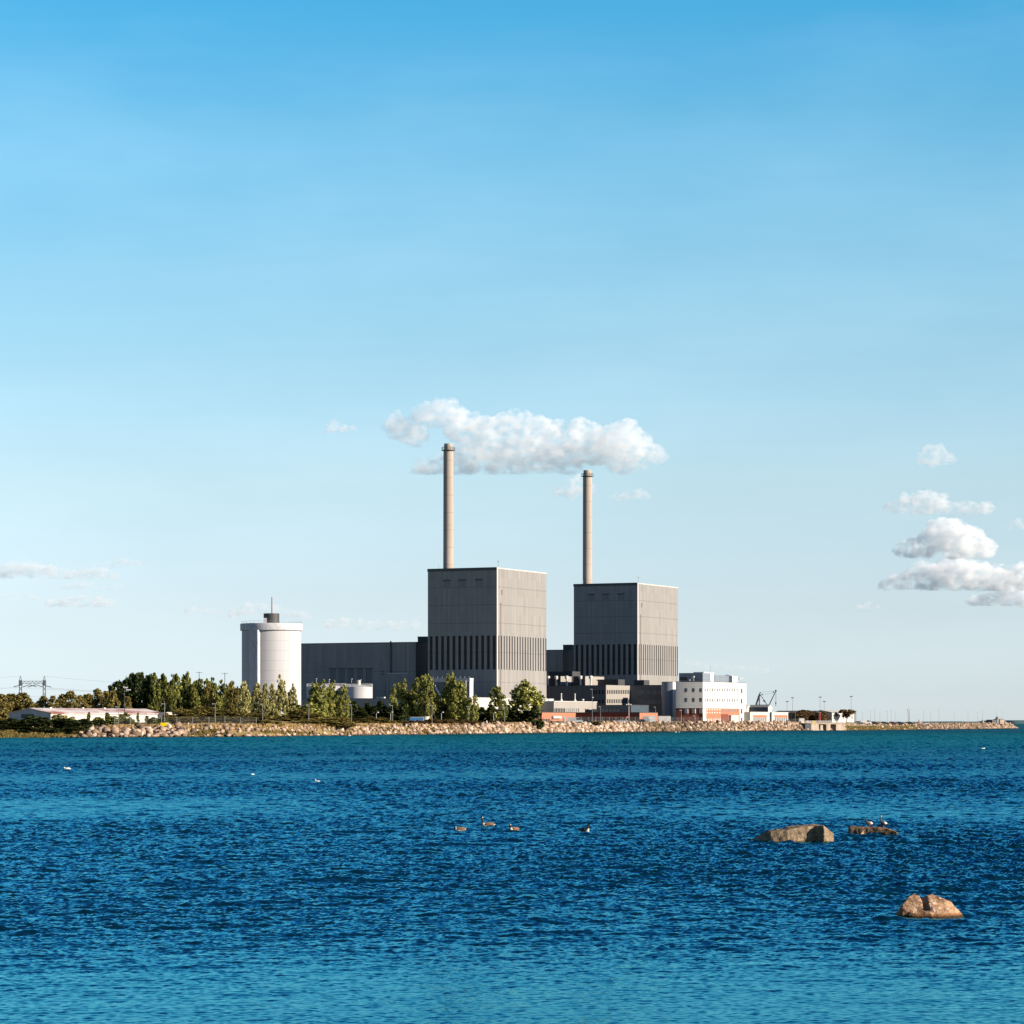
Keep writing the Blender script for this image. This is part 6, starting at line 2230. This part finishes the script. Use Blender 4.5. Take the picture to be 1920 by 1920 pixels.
def cloud(label, D, blobs, dens, seed, flat=None, vox=1.4, rough=1.0):
    if seed != 1:
        mids = []
        for a, b_ in zip(blobs, blobs[1:]):
            for f in (0.33, 0.67):
                mids.append(tuple(a[i] + (b_[i] - a[i]) * f for i in range(2)) + ((a[2] + (b_[2] - a[2]) * f) * 0.85, a[3] + (b_[3] - a[3]) * f))
        blobs = blobs + mids
    """blobs: (px, py, radius in px, squash) in photo pixels, one closed billowy body"""
    k = D / F
    r = random.Random(seed)
    bm = bmesh.new()
    px0 = sum(b[0] for b in blobs) / len(blobs)
    py0 = sum(b[1] for b in blobs) / len(blobs)
    O = P(px0, py0, D)
    for (px, py, rad, sq) in blobs:
        c = P(px, py, D) - O
        R_ = rad * k * 1.12
        for j in range(max(3, int(rad * 0.55))):
            if j == 0:
                q, s = Vector((0, 0, 0)), 0.95
            else:
                q = Vector((r.gauss(0, 1), r.gauss(0, 1), r.gauss(0, 1))).normalized() * r.uniform(0.45, 0.95)
                s = r.uniform(0.28, 0.6)
            cc = c + Vector((q.x * R_, q.y * R_ * 1.0, q.z * R_ * sq))
            M = Matrix.Translation(cc) @ Matrix.Diagonal((s * R_, s * R_, s * R_ * (0.5 + 0.5 * sq), 1))
            bmesh.ops.create_icosphere(bm, subdivisions=2, radius=1.0, matrix=M)
    me = bpy.data.meshes.new('cloud')
    bm.to_mesh(me)
    bm.free()
    o = bpy.data.objects.new('cloud', me)
    COL.objects.link(o)
    md = o.modifiers.new('r', 'REMESH')
    md.mode = 'VOXEL'
    md.voxel_size = vox * k
    dg = bpy.context.evaluated_depsgraph_get()
    m2 = bpy.data.meshes.new_from_object(o.evaluated_get(dg))
    bpy.data.objects.remove(o)
    bm = bmesh.new()
    bm.from_mesh(m2)
    seen, best = set(), []
    for v in bm.verts:
        if v in seen:
            continue
        stack, isl = [v], []
        seen.add(v)
        while stack:
            a = stack.pop()
            isl.append(a)
            for e in a.link_edges:
                b_ = e.other_vert(a)
                if b_ not in seen:
                    seen.add(b_)
                    stack.append(b_)
        if len(isl) > len(best):
            best = isl
    keep = set(best)
    bmesh.ops.delete(bm, geom=[v for v in bm.verts if v not in keep], context='VERTS')
    bm.to_mesh(m2)
    bm.free()
    n = len(m2.vertices)
    V = np.empty(n * 3, np.float32)
    m2.vertices.foreach_get('co', V)
    V = V.reshape(-1, 3)
    N = np.empty(n * 3, np.float32)
    m2.vertex_normals.foreach_get('vector', N)
    N = N.reshape(-1, 3)
    amp = np.array([mnoise.noise(Vector(p / (k * 14)) + Vector((seed, 0, 0))) * 4.5 + mnoise.noise(Vector(p / (k * 6)) + Vector((seed, 7, 0))) * 2.6 + mnoise.noise(Vector(p / (k * 3)) + Vector((seed, 0, 9))) * 1.3 for p in V]) * k * rough
    V = V + N * amp[:, None]
    if flat is not None:
        zf = wz(flat, D) - O.z
        low = V[:, 2] < zf
        V[low, 2] = zf + (V[low, 2] - zf) * 0.18
    m2.vertices.foreach_set('co', V.ravel().astype(np.float32))
    m2.polygons.foreach_set('use_smooth', np.ones(len(m2.polygons), bool))
    m2.update()
    ob = link(m2, 'cloud', cloud_mat('cloud_vapour', dens * DENS * (0.95 if 10 < seed < 19 else 1.0) / k, k, seed), None, O)
    tag(ob, label, 'cloud', 'small fair weather clouds low in the sky')
    return ob


cloud('broad billowing white cloud hanging behind the two chimneys', 9300, [(745, 800, 26, 0.9), (775, 815, 26, 0.6), (795, 780, 26, 0.9), (832, 775, 28, 1.0), (862, 800, 34, 0.8), (905, 805, 32, 0.7), (945, 800, 30, 0.8), (985, 810, 34, 0.8), (1025, 815, 34, 0.7), (800, 878, 26, 0.6), (838, 872, 26, 0.7), (880, 858, 36, 0.8), (925, 850, 38, 0.9), (970, 858, 40, 0.7),
                                                                                 (1020, 855, 40, 0.7), (1070, 845, 38, 0.9), (1110, 835, 42, 0.95), (1155, 835, 44, 0.9), (1190, 840, 34, 0.9), (1220, 850, 24, 0.7), (1240, 858, 14, 0.6)], 0.030, 1, 888)
cloud('small round puff of cloud left of the broad cloud', 9300, [(624, 799, 15, 0.9), (640, 802, 11, 0.6), (660, 804, 8, 0.4)], 0.030, 2, 812)
cloud('small faint cloud behind the top of the right chimney', 10000, [(1050, 920, 13, 0.6), (1075, 918, 18, 1.0), (1088, 912, 18, 1.0), (1104, 918, 12, 0.9)], 0.030, 3, 938)
cloud('thin shred of cloud right of the right chimney', 10300, [(1155, 932, 11, 0.5), (1175, 928, 12, 0.5), (1198, 926, 12, 0.5), (1213, 930, 7, 0.5)], 0.03, 4, 942)
cloud('small pale cloud, topmost at the right', 9600, [(1728, 858, 14, 0.7), (1746, 855, 22, 0.9), (1768, 858, 16, 0.8), (1790, 862, 9, 0.4)], 0.024, 5, 880)
cloud('white cloud with two humps, second from the top at the right', 11200, [(1672, 952, 16, 0.5), (1700, 945, 20, 0.8), (1732, 942, 24, 0.9), (1755, 945, 22, 0.7), (1790, 955, 18, 0.6), (1822, 955, 20, 0.6), (1850, 952, 16, 0.5)], 0.034, 6, 968)
cloud('tall bright cloud with a blue shaded left side, third from the top at the right', 14000, [(1690, 1030, 18, 0.5), (1715, 1028, 24, 0.7), (1745, 1018, 28, 0.8), (1778, 1005, 32, 1.0), (1805, 1015, 36, 0.9), (1835, 1028, 28, 0.8), (1855, 1030, 15, 0.8)], 0.05, 7, 1046)
cloud('long bright cloud with a blue shaded left end, fourth from the top at the right', 16500, [(1665, 1098, 18, 0.4), (1690, 1090, 22, 0.6), (1720, 1080, 24, 0.8), (1755, 1082, 28, 0.8), (1790, 1076, 34, 0.8), (1830, 1080, 34, 0.8), (1870, 1088, 30, 0.7), (1905, 1082, 28, 0.7), (1935, 1080, 30, 0.8)], 0.05, 8, 1106)
cloud('white cloud running out of the right edge, lowest at the right', 18500, [(1830, 1128, 16, 0.4), (1860, 1122, 20, 0.6), (1890, 1115, 24, 0.8), (1925, 1118, 28, 0.8)], 0.05, 9, 1136)
cloud('small faint cloud cut by the right edge between the bigger ones', 12500, [(1890, 986, 9, 0.5), (1912, 983, 13, 0.6), (1935, 985, 12, 0.6)], 0.02, 10, 995)
cloud('flat white cloud at the far left, topmost and longest there', 15000, [(5, 1072, 20, 0.6), (30, 1065, 18, 0.8), (62, 1068, 18, 0.6), (95, 1074, 18, 0.6), (130, 1078, 16, 0.4), (165, 1074, 16, 0.6), (195, 1076, 16, 0.5), (215, 1080, 9, 0.5)], 0.032, 11, 1085)
cloud('thin grey wisp above the right end of the long left cloud', 14500, [(210, 1058, 9, 0.4), (235, 1054, 11, 0.5), (258, 1054, 10, 0.5)], 0.03, 12, 1064)
cloud('small pinkish cloud below the long left cloud', 17000, [(125, 1102, 9, 0.4), (150, 1097, 12, 0.7), (172, 1100, 10, 0.5), (200, 1101, 9, 0.35), (225, 1101, 8, 0.35)], 0.028, 13, 1105)
cloud('lens shaped pale cloud, lowest at the far left', 19000, [(95, 1130, 11, 0.6), (120, 1130, 13, 0.6), (150, 1127, 15, 0.6), (180, 1125, 15, 0.7), (208, 1130, 12, 0.5)], 0.034, 14, 1138)
cloud('faint grey wisp under the left clouds at the edge', 18000, [(5, 1118, 10, 0.4), (35, 1118, 12, 0.5), (65, 1120, 10, 0.4)], 0.018, 15, 1127)
cloud('small pale cloud left of the silo mast', 20000, [(352, 1146, 9, 0.5), (370, 1141, 10, 0.7), (390, 1145, 10, 0.4), (410, 1146, 8, 0.3)], 0.03, 16, 1150)
cloud('pale cloud behind the mast of the silo', 19500, [(440, 1150, 14, 0.5), (465, 1143, 16, 0.7), (492, 1143, 15, 0.7), (515, 1143, 13, 0.7), (540, 1150, 13, 0.4), (575, 1153, 13, 0.4)], 0.028, 17, 1160)
cloud('long faint cloud low in the sky above the turbine hall', 21000, [(620, 1170, 13, 0.4), (645, 1167, 14, 0.5), (675, 1170, 14, 0.4), (710, 1172, 14, 0.4), (745, 1174, 14, 0.4), (775, 1172, 12, 0.5)], 0.03, 18, 1182)
cloud('faint lens of cloud by itself left of the lowest right cloud', 21000, [(1612, 1138, 8, 0.4), (1628, 1136, 10, 0.5), (1644, 1138, 7, 0.4)], 0.026, 19, 1142)
cloud('faint streak of cloud low in the sky above the white office', 24000, [(1295, 1243, 11, 0.5), (1320, 1248, 11, 0.4), (1350, 1250, 11, 0.3), (1390, 1253, 11, 0.3), (1430, 1258, 10, 0.3)], 0.018, 20, 1262)
